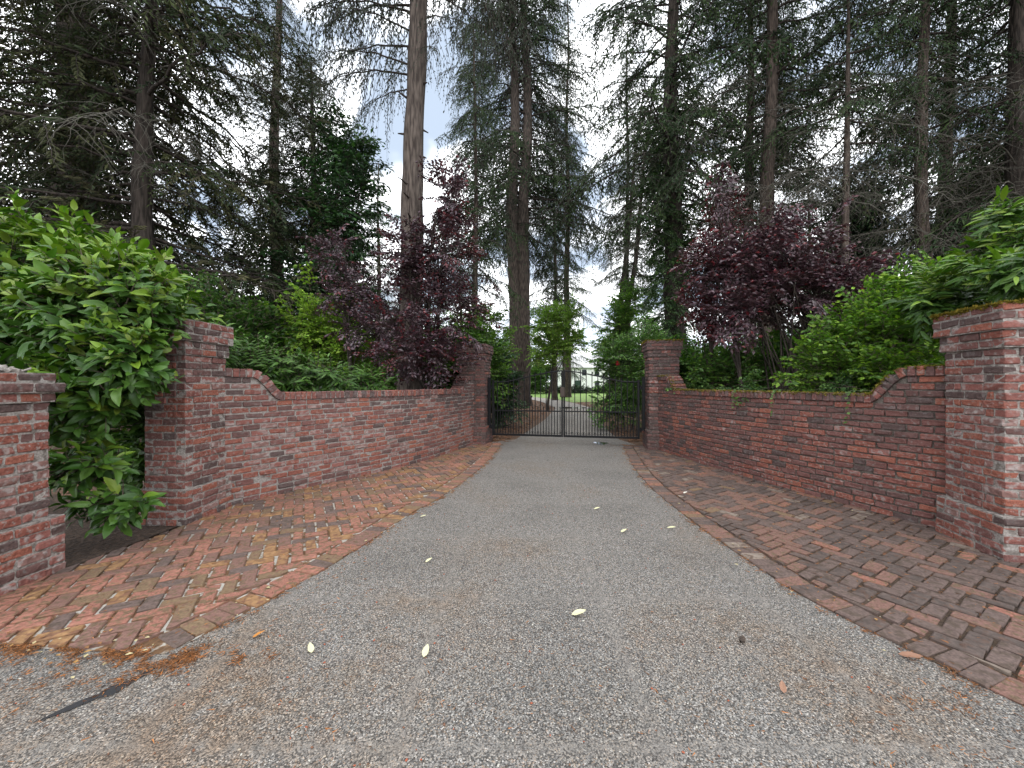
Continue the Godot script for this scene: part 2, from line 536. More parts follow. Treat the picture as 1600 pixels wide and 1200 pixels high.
func brick_wall(pts: Array, label: String, group: String, side: float, dark_of: Callable, mortar: Material, mossy: bool) -> Node3D:
	# side: +1 if the seen face is to the right of the way the path runs
	var sp := smooth_path(pts)
	var curve: Curve3D = sp[0]
	var L: float = sp[1]
	var t := thing("brick_wall", W(pts[0].x, pts[0].y), 0.0, label, "wall", group)
	var at := func(s: float) -> Vector3: return curve.sample_baked(clampf(s, 0, L), true)
	var along := func(s: float) -> Vector3: return (at.call(minf(s + 0.05, L)) - at.call(maxf(s - 0.05, 0.0))).normalized()
	var flat_len := 0.27 + 0.24
	var rise := 0.36
	var top := func(s: float) -> float:
		# underside of the coping: high at both ends, swept down between
		var q := minf(s, L - s)
		var u := clampf((q - flat_len) / rise, 0, 1)
		u = u * u * (3 - 2 * u)
		return lerpf(21 * COURSE, 17 * COURSE, u)
	var thick := 0.25
	# mortar core, a closed strip
	var mb := MB.new()
	var n := int(L / 0.04) + 1
	for i in n:
		var s0 := L * i / n
		var s1 := L * (i + 1) / n
		var a: Vector3 = at.call(s0)
		var b: Vector3 = at.call(s1)
		var na: Vector3 = along.call(s0).cross(Vector3.UP) * side
		var nb: Vector3 = along.call(s1).cross(Vector3.UP) * side
		var ya: float = top.call(s0)
		var yb: float = top.call(s1)
		var f := -0.016 if mossy else -0.009
		var k := -thick
		mb.quad(a + na * f, b + nb * f, b + nb * f + Vector3.UP * yb, a + na * f + Vector3.UP * ya, na)
		mb.quad(a + na * k, b + nb * k, b + nb * k + Vector3.UP * yb, a + na * k + Vector3.UP * ya, -na)
		mb.quad(a + na * f + Vector3.UP * ya, b + nb * f + Vector3.UP * yb, b + nb * k + Vector3.UP * yb, a + na * k + Vector3.UP * ya, Vector3.UP)
		# the bed under the coping bricks and between them
		var c := 0.088
		mb.quad(a + na * 0.012 + Vector3.UP * (ya + 0.004), b + nb * 0.012 + Vector3.UP * (yb + 0.004), b + nb * 0.012 + Vector3.UP * (yb + c), a + na * 0.012 + Vector3.UP * (ya + c), na)
		mb.quad(a + na * 0.012 + Vector3.UP * (ya + c), b + nb * 0.012 + Vector3.UP * (yb + c), b - nb * 0.26 + Vector3.UP * (yb + c), a - na * 0.26 + Vector3.UP * (ya + c), Vector3.UP)
		mb.quad(a + na * 0.012 + Vector3.UP * (ya + 0.004), b + nb * 0.012 + Vector3.UP * (yb + 0.004), b + nb * -0.02 + Vector3.UP * (yb + 0.004), a + na * -0.02 + Vector3.UP * (ya + 0.004), Vector3.DOWN)
	var core := part(mb.mesh(), "mortar_core", mortar, t)
	core.transform = t.transform.affine_inverse()
	# courses in running bond with cut bricks under the sweep
	var list := []
	for k in 21:
		var y := k * COURSE
		var s := -BRICK * (0.5 if k % 2 else 0.0) + rng.randf_range(-0.02, 0.02)
		while s < L:
			var len := BRICK * rng.randf_range(0.93, 1.06)
			if rng.randf() < 0.05: len *= 0.55
			var a := maxf(s, 0.0)
			var b := minf(s + len, L)
			s += len
			while a < b and top.call(a) < y + COURSE - 0.006: a += 0.01
			while b > a and top.call(b) < y + COURSE - 0.006: b -= 0.01
			var l := b - a - rng.randf_range(0.011, 0.017)
			if l < 0.03: continue
			var mid := (a + b) * 0.5
			if top.call(mid) < y + COURSE - 0.006: continue
			var p: Vector3 = at.call(mid)
			var dir: Vector3 = along.call(mid)
			var nn := dir.cross(Vector3.UP) * side
			var d := 0.09
			var bs := Basis(dir, Vector3.UP, dir.cross(Vector3.UP)).rotated(Vector3.UP, rng.randfn(0, 0.012)).rotated(nn, rng.randfn(0, 0.006))
			var pos := p + Vector3.UP * (y + COURSE * 0.5 + rng.randfn(0, 0.0015)) - nn * (d * 0.5 + rng.randfn(0, 0.0035))
			list.append([brick_mesh(l, COURSE - 0.012 - rng.randi_range(0, 4) * 0.0012, d, rng.randi() % 4), Transform3D(bs, pos), (pick_dull(dark_of.call(mid / L, y)) if mossy else pick_tone(dark_of.call(mid / L, y))), nn])
	lay(t, list, "brick", "brick_masonry")
	# coping of bricks on edge
	var caps := []
	var moss_x := []
	var moss_c := []
	var s := 0.035
	while s < L - 0.03:
		var y0: float = top.call(s)
		var sl: float = (top.call(s + 0.01) - top.call(s - 0.01)) / 0.02
		var dir: Vector3 = (along.call(s) + Vector3.UP * sl).normalized()
		var h := along.call(s).cross(Vector3.UP) as Vector3
		var nn := h * side
		var up := h.cross(dir).normalized()
		if up.y < 0: up = -up
		var bs := Basis(dir, up, dir.cross(up)).rotated(up, rng.randfn(0, 0.012))
		var pos: Vector3 = at.call(s) + Vector3.UP * y0 + up * (0.053 + rng.randfn(0, 0.002)) - nn * (0.125 + rng.randfn(0, 0.003))
		var dk: float = dark_of.call(s / L, 1.45)
		caps.append([brick_mesh(0.063, 0.103, 0.30, rng.randi() % 4), Transform3D(bs, pos), pick_dull(dk), (nn + up).normalized()])
		if mossy:
			for q in 14:
				var pp := pos + up * 0.05 + dir * rng.randf_range(-0.04, 0.04) + nn * (0.15 - absf(rng.randfn(0, 0.1)))
				if rng.randf() < 0.5: pp = pos + nn * 0.15 + up * rng.randf_range(0.02, 0.052) + dir * rng.randf_range(-0.04, 0.04)
				moss_x.append(Transform3D(basis_of(rdir(), up).scaled(Vector3.ONE * rng.randf_range(0.5, 1.5)), pp))
				var g := rng.randf()
				moss_c.append(Color(0.10 + 0.12 * g, 0.10 + 0.07 * g, 0.018 + 0.01 * g))
		s += 0.074 / sqrt(1 + sl * sl)
	lay(t, caps, "coping_brick", "coping_masonry")
	if mossy:
		var mo := many(M.moss_tuft, moss_x, moss_c, "moss", M.moss, t)
		meta(mo, "yellow green moss growing on the coping", "", "", "stuff")
	return t

func brick_pillar(cx: float, cd: float, turn: float, w: float, d: float, courses: int, label: String, opts := {}) -> Node3D:
	var t := thing("brick_pillar", W(cx, cd), turn, label, "pillar", opts.get("group", ""))
	var base: Transform3D = t.transform
	var plinth: int = opts.get("plinth", 5)
	var rec: float = opts.get("recess", 0.018)
	var dark: float = opts.get("dark", 0.2)
	var mortar: Material = opts.get("mortar", M.mortar)
	var list := []
	var mb := MB.new()
	for k in courses:
		var grow := 0.0
		if k < plinth: grow = opts.get("plinth_out", 0.045)
		if opts.get("cap", true):
			if k >= courses - 5: grow = 0.028
			if k >= courses - 3: grow = 0.06
		elif k >= courses - 3:
			grow = [0.025, 0.06, 0.025][k - (courses - 3)]
		var sx := w + grow * 2
		var sz := d + grow * 2
		var y := k * COURSE
		mb.box(Transform3D(Basis(), Vector3(0, y + COURSE * 0.5, 0)), Vector3(sx - rec, COURSE + 0.0005 * (k % 2), sz - rec))
		var bd := 0.098
		for f in 4:
			# each face runs from one corner and leaves the other corner to the end of the next face's brick
			var face_len := sx if f % 2 == 0 else sz
			var out_at := (sz if f % 2 == 0 else sx) * 0.5
			var turn_f := Basis(Vector3.UP, f * PI * 0.5)
			var flip := 1.0 if k % 2 == 0 else -1.0
			var run := face_len - bd
			var pos := -face_len * 0.5
			var end := pos + run
			var first := true
			while pos < end - 0.02:
				var len := BRICK * rng.randf_range(0.97, 1.03)
				if first and rng.randf() < 0.12: len *= 0.55
				first = false
				if end - pos - len < 0.06: len = end - pos
				var l := len - rng.randf_range(0.011, 0.016)
				if l > 0.29: 
					len *= 0.5
					l = len - 0.011
				var mid := (pos + len * 0.5) * flip
				pos += len
				var lo := turn_f * Vector3(mid, y + COURSE * 0.5 + rng.randfn(0, 0.0013), out_at - bd * 0.5 + rng.randfn(0, 0.003))
				var bs := turn_f.rotated(Vector3.UP, rng.randfn(0, 0.01)).rotated(turn_f.z, rng.randfn(0, 0.005))
				var nn := base.basis * turn_f.z
				var dk := dark
				var rel := float(k) / courses
				if opts.has("dark_top") and rel > 0.72: dk = opts.dark_top
				list.append([brick_mesh(l, COURSE - 0.012 - rng.randi_range(0, 4) * 0.0012, bd, rng.randi() % 4), base * Transform3D(bs, lo), pick_tone(dk), nn])
	var core := part(mb.mesh(), "mortar_core", mortar, t)
	core.position = Vector3.ZERO
	lay(t, list, "brick", "brick_masonry")
	# flat top: bricks laid on the cap, seen only at the edge
	var cap_y := courses * COURSE
	if opts.get("moss", 0) > 0:
		var xs := []
		var cs := []
		var gx: float = w + 0.12
		var gz: float = d + 0.12
		for q in opts.moss:
			var p := Vector3(rng.randf_range(-0.5, 0.5) * gx, cap_y, rng.randf_range(-0.5, 0.5) * gz)
			if rng.randf() < 0.65:
				var f := rng.randi() % 4
				if f == 0: p.z = gz * 0.5
				elif f == 1: p.z = -gz * 0.5
				elif f == 2: p.x = gx * 0.5
				else: p.x = -gx * 0.5
				p.y -= absf(rng.randfn(0, 0.018))
			xs.append(base * Transform3D(basis_of(rdir(), Vector3.UP).scaled(Vector3.ONE * rng.randf_range(0.5, 1.7)), p))
			var g := rng.randf()
			cs.append(Color(0.10 + 0.13 * g, 0.095 + 0.07 * g, 0.016 + 0.01 * g))
		var mo := many(M.moss_tuft, xs, cs, "moss", M.moss, t)
		meta(mo, "yellow green moss on the pillar cap", "", "", "stuff")
	return t

# ---------------------------------------------------------------- paving
func paving(called: String, poly: PackedVector2Array, edge: Array, turn: float, bed: Material, tones: Array, label: String) -> Node3D:
	# edge: the (x, distance) line along the asphalt that carries a row of bricks laid across it
	var t := Node3D.new()
	put(t, called)
	meta(t, label, "", "", "structure")
	part(sheet(poly, 0.003), "joint_bed", bed, t)
	# the row across the edge
	var sp := smooth_path(edge)
	var curve: Curve3D = sp[0]
	var L: float = sp[1]
	var row := []
	var s := 0.055
	var inner := PackedVector2Array()
	var centre := Vector2.ZERO
	for p in poly: centre += p / poly.size()
	while s < L - 0.05:
		var p := curve.sample_baked(s, true)
		var dir := (curve.sample_baked(minf(s + 0.05, L), true) - curve.sample_baked(maxf(s - 0.05, 0), true)).normalized()
		var nn := dir.cross(Vector3.UP)
		if not Geometry2D.is_point_in_polygon(Vector2(p.x, -p.z) + Vector2(nn.x, -nn.z) * 0.06, poly): nn = -nn
		var wd := rng.randf_range(0.092, 0.112)
		var ln := rng.randf_range(0.19, 0.21)
		var bs := Basis(nn, Vector3.UP, nn.cross(Vector3.UP)).rotated(Vector3.UP, rng.randfn(0, 0.045)).rotated(dir, rng.randfn(0, 0.02))
		var pos := p + nn * (0.108 + rng.randfn(0, 0.006)) + Vector3.UP * (0.0 + rng.randfn(0, 0.0025))
		row.append([brick_mesh(ln, 0.03, wd, rng.randi() % 4), Transform3D(bs, pos), paver_mats[tones[rng.randi() % tones.size()]], Vector3.UP])
		s += wd + rng.randf_range(0.007, 0.014)
	lay(t, row, "edging_brick", "edging_masonry")
	# polygon inside that row
	var line := PackedVector2Array()
	var k := 0.0
	while k <= L:
		var p := curve.sample_baked(minf(k, L), true)
		line.append(Vector2(p.x, -p.z))
		k += 0.12
	var strip := Geometry2D.offset_polyline(line, 0.218, Geometry2D.JOIN_MITER, Geometry2D.END_SQUARE)
	var areas := [poly]
	for st in strip:
		var next := []
		for a in areas: next.append_array(Geometry2D.clip_polygons(a, st))
		areas = next
	areas.sort_custom(func(a, b): return area(a) > area(b))
	inner = areas[0]
	var shrunk := Geometry2D.offset_polygon(inner, -0.006)
	if shrunk.size(): inner = shrunk[0]
	# herringbone
	var box := Rect2(poly[0], Vector2.ZERO)
	for p in poly: box = box.expand(p)
	var u := 0.108
	var list := []
	var ax := Vector2(cos(turn), sin(turn))
	var ay := Vector2(-sin(turn), cos(turn))
	var c0 := box.get_center()
	for i in range(-64, 64):
		for q in range(-64, 64):
			# unit cells: a long brick along x at cells (i, i+1), one along y beside it
			var m := posmod(i - q, 4)
			var a := Vector2.ZERO
			var size := Vector2.ZERO
			if m == 0:
				size = Vector2(2, 1)
			elif m == 3:
				size = Vector2(1, 2)
				if posmod(i - q - 1, 4) != 2: pass
			else:
				continue
			a = Vector2(i, q)
			var lc := (a + size * 0.5) * u
			var pc := c0 + ax * lc.x + ay * lc.y
			if pc.x < box.position.x - 0.3 or pc.x > box.end.x + 0.3 or pc.y < box.position.y - 0.3 or pc.y > box.end.y + 0.3: continue
			var hw := size * u * 0.5 - Vector2(rng.randf_range(0.005, 0.013), rng.randf_range(0.005, 0.013))
			var corners := PackedVector2Array()
			for w in [Vector2(-1, -1), Vector2(1, -1), Vector2(1, 1), Vector2(-1, 1)]:
				corners.append(pc + ax * w.x * hw.x + ay * w.y * hw.y)
			var bits := Geometry2D.intersect_polygons(corners, inner)
			if bits.is_empty(): continue
			var ar := area(bits[0])
			var full := area(corners)
			var mat: Material = paver_mats[tones[rng.randi() % tones.size()]]
			var lift := 0.003 + rng.randfn(0, 0.003)
			if ar > full * 0.97:
				var dir := W(ax.x, ax.y) if size.x > 1 else W(ay.x, ay.y)
				var bs := Basis(dir, Vector3.UP, dir.cross(Vector3.UP)).rotated(Vector3.UP, rng.randfn(0, 0.028)).rotated(dir, rng.randfn(0, 0.022)).rotated(dir.cross(Vector3.UP), rng.randfn(0, 0.012))
				list.append([brick_mesh(maxf(hw.x, hw.y) * 2, 0.03, minf(hw.x, hw.y) * 2, rng.randi() % 4), Transform3D(bs, W(pc.x, pc.y, lift)), mat, Vector3.UP])
			elif ar > 0.0012:
				var cm := Vector2.ZERO
				for p in bits[0]: cm += p / bits[0].size()
				var mb := MB.new()
				var poly_c: PackedVector2Array = bits[0]
				var ins := Geometry2D.offset_polygon(poly_c, -0.004)
				if ins.is_empty(): continue
				var tp: PackedVector2Array = ins[0]
				var tr := Geometry2D.triangulate_polygon(tp)
				for z in range(0, tr.size(), 3):
					mb.flat(W(tp[tr[z]].x - cm.x, tp[tr[z]].y - cm.y, 0.015), W(tp[tr[z + 1]].x - cm.x, tp[tr[z + 1]].y - cm.y, 0.015), W(tp[tr[z + 2]].x - cm.x, tp[tr[z + 2]].y - cm.y, 0.015), Vector3.UP)
				for z in tp.size():
					var p0 := tp[z] - cm
					var p1 := tp[(z + 1) % tp.size()] - cm
					var on := (p0 + p1).normalized()
					mb.quad(W(p0.x, p0.y, 0.015), W(p1.x, p1.y, 0.015), W(p1.x * 1.02, p1.y * 1.02, -0.01), W(p0.x * 1.02, p0.y * 1.02, -0.01), W(on.x, on.y, 0.3))
				list.append([mb.mesh(), Transform3D(Basis(), W(cm.x, cm.y, lift)), mat, Vector3.UP])
	lay(t, list, "paving_brick", "paving_masonry")
	return t

func area(p: PackedVector2Array) -> float:
	var a := 0.0
	for i in p.size(): a += p[i].cross(p[(i + 1) % p.size()])
	return absf(a) * 0.5

# ---------------------------------------------------------------- leaves and branches
func laurel_leaf(l: float, w: float, droop: float, fold: float, sd: int) -> ArrayMesh:
	# a thick evergreen leaf along +x: paler midrib, blade folded and curved
	var mb := MB.new()
	mb.colored = true
	var segs := 6
	var r := RandomNumberGenerator.new()
	r.seed = sd
	var twist := r.randf_range(-0.25, 0.25)
	var rows := []
	for i in segs + 1:
		var u := float(i) / segs
		var half := w * 0.5 * pow(sin(PI * pow(u, 0.8)), 0.75) if i > 0 and i < segs else 0.0008
		var c := Vector3(l * (u - 0.12 * droop * u * u), -l * droop * u * u * 0.5, 0)
		var e := half * (1.0 + 0.06 * sin(u * 19.0 + sd))
		var a := fold * sin(PI * u)
		var tw := twist * u
		var lft := Vector3(0, sin(a + tw), cos(a + tw)) * e
		var rgt := Vector3(0, sin(a - tw), -cos(a - tw)) * e
		rows.append([c + lft, c + lft * 0.5 + Vector3(0, half * 0.10, 0), c, c + rgt * 0.5 + Vector3(0, half * 0.10, 0), c + rgt])
	var tint := [Color(1, 1, 1), Color(1, 1, 1), Color(1.3, 1.25, 1.2), Color(1, 1, 1), Color(1, 1, 1)]
	for i in segs + 1:
		for k in 5:
			var dx: Vector3 = rows[mini(i + 1, segs)][k] - rows[maxi(i - 1, 0)][k]
			var dz: Vector3 = rows[clampi(i, 1, segs - 1)][maxi(k - 1, 0)] - rows[clampi(i, 1, segs - 1)][mini(k + 1, 4)]
			var nn := dz.cross(dx).normalized()
			if nn.y < 0: nn = -nn
			mb.vert(rows[i][k], nn, tint[k])
	for i in segs:
		for k in 4:
			var a := i * 5 + k
			mb.tri(a, a + 1, a + 5)
			mb.tri(a + 1, a + 6, a + 5)
	return mb.mesh()

func small_leaf(mb: MB, o: Vector3, dir: Vector3, up: Vector3, l: float, w: float, col: Color) -> void:
	# two folded halves, four faces
	var b := basis_of(dir, up)
	var tip := o + b.x * l - b.y * l * 0.12
	var mid := o + b.x * l * 0.45 - b.y * w * 0.16
	var e1 := o + b.x * l * 0.42 + b.z * w * 0.5 + b.y * w * 0.05
	var e2 := o + b.x * l * 0.42 - b.z * w * 0.5 + b.y * w * 0.05
	mb.flat(o, e1, mid, b.y, col)
	mb.flat(e1, tip, mid, b.y, col)
	mb.flat(o, mid, e2, b.y, col)
	mb.flat(mid, tip, e2, b.y, col)

func leafy_branch(sd: int, leaf: float, ratio: float, cols: Array, tips: Array, wood: Material, mat: Material, droop := 0.15, dense := 1.0) -> ArrayMesh:
	# a metre of branch along +x with side twigs and leaves; leaves lie flat to the light
	rng.seed = sd
	var mb := MB.new()
	mb.colored = true
	var wb := MB.new()
	var main := []
	var bend := rng.randf_range(-0.3, 0.3)
	for i in 7:
		var u := i / 6.0
		main.append(Vector3(u, 0.10 * sin(u * 2.2) - droop * u * u, bend * u * u))
	wb.tube(main, [0.011, 0.010, 0.009, 0.007, 0.006, 0.004, 0.002], 4)
	var twigs := [[main, 0.15]]
	for k in 9:
		var u := 0.12 + 0.09 * k
		var i := int(u * 6)
		var o: Vector3 = main[i].lerp(main[i + 1], u * 6 - i)
		var sgn := 1.0 if k % 2 else -1.0
		var d := Vector3(0.7, rng.randf_range(-0.1, 0.35), sgn * rng.randf_range(0.5, 1.0)).normalized()
		var ln := (0.55 - 0.33 * u) * rng.randf_range(0.8, 1.2)
		var tw := []
		for q in 5:
			var f := q / 4.0
			tw.append(o + d * ln * f + Vector3(0, -droop * ln * f * f * 1.5, 0))
		wb.tube(tw, [0.006, 0.005, 0.004, 0.003, 0.0015], 3)
		twigs.append([tw, 0.0])
	for tw in twigs:
		var pts: Array = tw[0]
		var total := 0.0
		for i in pts.size() - 1: total += pts[i].distance_to(pts[i + 1])
		var step := leaf * 0.55 / dense
		var s: float = total * tw[1] + step
		var side := 1.0
		while s < total + 0.01:
			var f := clampf(s / total, 0, 0.999) * (pts.size() - 1)
			var i := int(f)
			var o: Vector3 = pts[i].lerp(pts[i + 1], f - i)
			var td: Vector3 = (pts[i + 1] - pts[i]).normalized()
			var sd2 := td.cross(Vector3.UP).normalized()
			var dir := (td * rng.randf_range(0.3, 0.9) + sd2 * side * rng.randf_range(0.5, 1.0) + Vector3(0, rng.randf_range(-0.55, 0.2), 0)).normalized()
			var up := (Vector3.UP + Vector3(rng.randfn(0, 0.5), 0, rng.randfn(0, 0.5))).normalized()
			var young: bool = s / total > 0.8 and rng.randf() < 0.8
			var pal := tips if young else cols
			var col: Color = pal[rng.randi() % pal.size()]
			var sz := leaf * rng.randf_range(0.7, 1.2)
			small_leaf(mb, o, dir, up, sz, sz * ratio, col * rng.randf_range(0.8, 1.2))
			side = -side
			s += step * rng.randf_range(0.7, 1.3)
	var am := mb.mesh(mat)
	return wb.mesh(wood, am)

func conifer_limb(sd: int, weep: float, dense: float, cols: Array, wood: Material, flatness := 0.35, dead := 0.0) -> ArrayMesh:
	# three metres of limb along +x, side branchlets and hanging twigs set with needles
	rng.seed = sd
	var mb := MB.new()
	mb.colored = true
	var wb := MB.new()
	var L := 3.0
	var main := []
	var rad := []
	var bend := rng.randf_range(-0.4, 0.4)
	for i in 10:
		var u := i / 9.0
		main.append(Vector3(L * u, 0.25 * sin(u * 2.0) - 0.55 * u * u + rng.randfn(0, 0.03), bend * u * u + rng.randfn(0, 0.03)))
		rad.append((0.035 if dead < 0.9 else 0.017) * (1.0 - u) + 0.004)
	wb.tube(main, rad, 5)
	var x := 0.12
	var k := 0
	while x < 1.0:
		var f := x * 9.0
		var i := mini(int(f), 8)
		var o: Vector3 = main[i].lerp(main[i + 1], f - i)
		var sgn := 1.0 if k % 2 else -1.0
		k += 1
		var ln := (0.25 + 0.95 * sin(PI * (0.12 + 0.8 * x))) * rng.randf_range(0.6, 1.15)
		var d := Vector3(rng.randf_range(0.2, 0.95), rng.randf_range(-0.4, 0.3) * flatness * 2.0, sgn * rng.randf_range(0.3, 1.0)).normalized()
		var curl := rdir() * 0.25
		var tw := []
		var rr := []
		for q in 7:
			var g := q / 6.0
			tw.append(o + d * ln * g + curl * ln * g * g + Vector3(rng.randfn(0, 0.015), -weep * ln * g * g + rng.randfn(0, 0.015), rng.randfn(0, 0.015)))
			rr.append((0.009 if dead < 0.9 else 0.006) * (1 - g) + 0.0022)
		wb.tube(tw, rr, 3)
		x += 0.034 * rng.randf_range(0.7, 1.3)
		if rng.randf() < dead: continue
		var base: Color = cols[rng.randi() % cols.size()]
		var s := 0.10
		var flip := 1.0
		while s < 1.0:
			var g := s * 6.0
			var j := mini(int(g), 5)
			var p: Vector3 = tw[j].lerp(tw[j + 1], g - j)
			var td: Vector3 = (tw[j + 1] - tw[j]).normalized()
			var sd2 := td.cross(Vector3.UP).normalized()
			flip = -flip
			var tl := rng.randf_range(0.09, 0.2) * (1.2 - 0.5 * s)
			var nd := (td * rng.randf_range(0.4, 0.9) + sd2 * flip * rng.randf_range(0.4, 0.9) + Vector3(0, -weep * rng.randf_range(0.1, 1.1) + rng.randf_range(-0.15, 0.15), 0)).normalized()
			var col := base * rng.randf_range(0.7, 1.35)
			spike(mb, p, nd, tl, 0.034 * rng.randf_range(0.8, 1.2), col)
			if rng.randf() < 0.5:
				spike(mb, p + nd * tl * 0.4, (nd + rdir() * 0.7).normalized(), tl * 0.7, 0.03, col * 1.1)
			s += 0.065 / (dense * maxf(ln, 0.4)) * rng.randf_range(0.7, 1.3)
	var am := mb.mesh(M.needle) if mb.v.size() else null
	return wb.mesh(wood, am)

func spike(mb: MB, o: Vector3, d: Vector3, l: float, w: float, col: Color) -> void:
	# a needled twig: two crossed slim blades
	var b := basis_of(d, Vector3(0.2, 1, 0.1))
	for s in [b.y, b.z]:
		var m := o + d * l * 0.4
		mb.flat(o, m + s * w * 0.5, o + d * l, s.cross(d), col)
		mb.flat(o, m - s * w * 0.5, o + d * l, s.cross(d), col)

func trunk_mesh(pts: Array, radii: Array, sides := 14, rough := 0.35) -> ArrayMesh:
	var nz := FastNoiseLite.new()
	nz.seed = rng.randi() % 1000
	nz.frequency = 0.07
	nz.fractal_octaves = 2
	var mb := MB.new()
	# resample finely so that the bark is uneven
	var p2 := []
	var r2 := []
	for i in pts.size() - 1:
		var m := maxi(2, int(pts[i].distance_to(pts[i + 1]) / 0.35))
		for k in m:
			var f := float(k) / m
			p2.append(pts[i].lerp(pts[i + 1], f))
			r2.append(lerpf(radii[i], radii[i + 1], f))
	p2.append(pts[-1])
	r2.append(radii[-1])
	mb.tube(p2, r2, sides, rough, nz)
	return mb.mesh()

func conifer(called: String, x: float, d: float, r: float, h: float, label: String, o := {}) -> Node3D:
	# o: start, reach, limbs, sets, tint, bark, lean, droop, dead (bare limbs below start), group
	rng.seed = hash(label)
	var t := thing(called, W(x, d), 0.0, label, "tree", o.get("group", "tall conifers behind the walls"))
	var lean: Vector3 = o.get("lean", Vector3.ZERO)
	var spine := func(y: float) -> Vector3:
		var f := y / h
		return Vector3(lean.x * f, y, lean.z * f) + Vector3(sin(y * 0.35 + x), 0, cos(y * 0.3 + d)) * r * 0.35 * minf(f * 3, 1.0)
	var stems: Array = o.get("stems", [Vector3.ZERO])
	for st in stems:
		var pts := []
		var rad := []
		for i in 15:
			var y := h * i / 14.0
			var f := i / 14.0
			pts.append(spine.call(y) + st * minf(1.0, 0.35 + f * 1.6) + Vector3(0, -0.1 if i == 0 else 0.0, 0))
			rad.append(maxf(0.02, r * (1.0 - 0.85 * f) * (1.5 if i == 0 else 1.0)))
		pts.insert(1, pts[0].lerp(pts[1], 0.25))
		rad.insert(1, r * 1.08)
		part(trunk_mesh(pts, rad, 26), "trunk", M[o.get("bark", "bark_brown")], t)
	var sets: Array = o.get("sets", M.fir_limbs)
	var per := []
	var percol := []
	for s in sets:
		per.append([])
		percol.append([])
	var start: float = o.get("start", 3.0)
	var reach: float = o.get("reach", 3.5)
	var nl: int = o.get("limbs", 90)
	var tint: Color = o.get("tint", Color.WHITE)
	for i in nl:
		var f := (i + rng.randf()) / nl
		f = pow(f, o.get("pow", 1.0))
		var y := lerpf(start, h, f)
		var a := i * 2.4 + rng.randf_range(-0.5, 0.5)
		if o.has("aim") and rng.randf() < 0.35: a = o.aim + rng.randfn(0, 0.5)
		var ln := reach * pow(1.0 - f, o.get("taper", 0.6)) * rng.randf_range(0.6, 1.1) + 0.25
		var dr: float = o.get("droop", 0.2) * (1.0 - f * 0.6) + rng.randfn(0, 0.1)
		var dir := Vector3(cos(a), -dr, sin(a)).normalized()
		var sc := ln / 3.0
		var st: Vector3 = stems[i % stems.size()]
		if o.has("open") and y < o.open and Vector2(cos(a), sin(a)).dot(Vector2(-x, d).normalized()) > 0.45 and rng.randf() < 0.85: continue
		var b := basis_of(dir, Vector3.UP).scaled_local(Vector3(sc, lerpf(sc, 1.0, 0.45), lerpf(sc, 1.0, 0.45)))
		var k := rng.randi() % sets.size()
		per[k].append(Transform3D(b, W(x, d) + spine.call(y) + st))
		var g := rng.randf_range(0.75, 1.25)
		percol[k].append(Color(tint.r * g, tint.g * g, tint.b * g))
	var crown := Node3D.new()
	put(crown, "crown", t)
	for k in sets.size():
		if per[k].size():
			var c := Node3D.new()
			var mm := many(sets[k], per[k], percol[k], "limb_sprays", null, t)
			t.remove_child(mm)
			crown.add_child(mm, true)
			mm.set_meta("kind", "stuff")
			c.free()
	if o.get("dead", 0) > 0:
		var dl: Array = M.dead_limbs
		var dx := []
		for k in dl.size(): dx.append([])
		for i in o.dead:
			var y := lerpf(o.get("dead_from", 2.0), o.get("dead_to", start + 2.0), rng.randf())
			var a := rng.randf() * TAU
			var ln: float = rng.randf_range(0.4, 1.0) * o.get("dead_reach", 2.2)
			var dir := Vector3(cos(a), rng.randfn(-0.15, 0.25), sin(a)).normalized()
			dx[i % dl.size()].append(Transform3D(basis_of(dir, Vector3.UP).scaled(Vector3.ONE * ln / 3.0), W(x, d) + spine.call(y) + stems[0]))
		for k in dl.size():
			if dx[k].size():
				var mm := many(dl[k], dx[k], [], "dead_limbs", null, t)
				mm.set_meta("kind", "stuff")
	return t

func foliage_xf(blobs: Array, count: int, size: float, up_bias := 0.25, seed_name := "") -> Array:
	# transforms of leafy branches spread through ellipsoids [centre, radii], thicker to the outside
	var total := 0.0
	for b in blobs: total += b[1].x * b[1].y + b[1].y * b[1].z + b[1].x * b[1].z
	var out := []
	for b in blobs:
		var share := int(count * (b[1].x * b[1].y + b[1].y * b[1].z + b[1].x * b[1].z) / total)
		for i in share:
			var d := rdir()
			var q := pow(rng.randf(), 0.45)
			# lumps: push some directions in or out
			var lump := 0.82 + 0.22 * sin(d.x * 7.0 + b[0].x * 3.0) * sin(d.y * 6.0 + b[0].y) + 0.14 * sin(d.z * 9.0 + b[0].z * 2.0)
			var p: Vector3 = b[0] + Vector3(d.x * b[1].x, d.y * b[1].y, d.z * b[1].z) * q * lump
			var dir := (d + Vector3(0, up_bias, 0) + rdir() * 0.5).normalized()
			var bs := basis_of(dir, Vector3.UP).scaled(Vector3.ONE * size * rng.randf_range(0.65, 1.25))
			out.append(Transform3D(bs, p - dir * size * 0.35))
	return out

func foliage(t: Node3D, sets: Array, xfs: Array, tint: Color, called := "crown", spread := 0.25) -> void:
	var per := []
	var pc := []
	for s in sets:
		per.append([])
		pc.append([])
	for i in xfs.size():
		var k := rng.randi() % sets.size()
		per[k].append(xfs[i])
		var g := rng.randf_range(1.0 - spread, 1.0 + spread)
		pc[k].append(Color(tint.r * g, tint.g * g, tint.b * g))
	var crown := Node3D.new()
	put(crown, called, t)
	for k in sets.size():
		if per[k].size():
			var mm := many(sets[k], per[k], pc[k], "leaf_sprays", null, t)
			t.remove_child(mm)
			crown.add_child(mm, true)
			mm.set_meta("kind", "stuff")

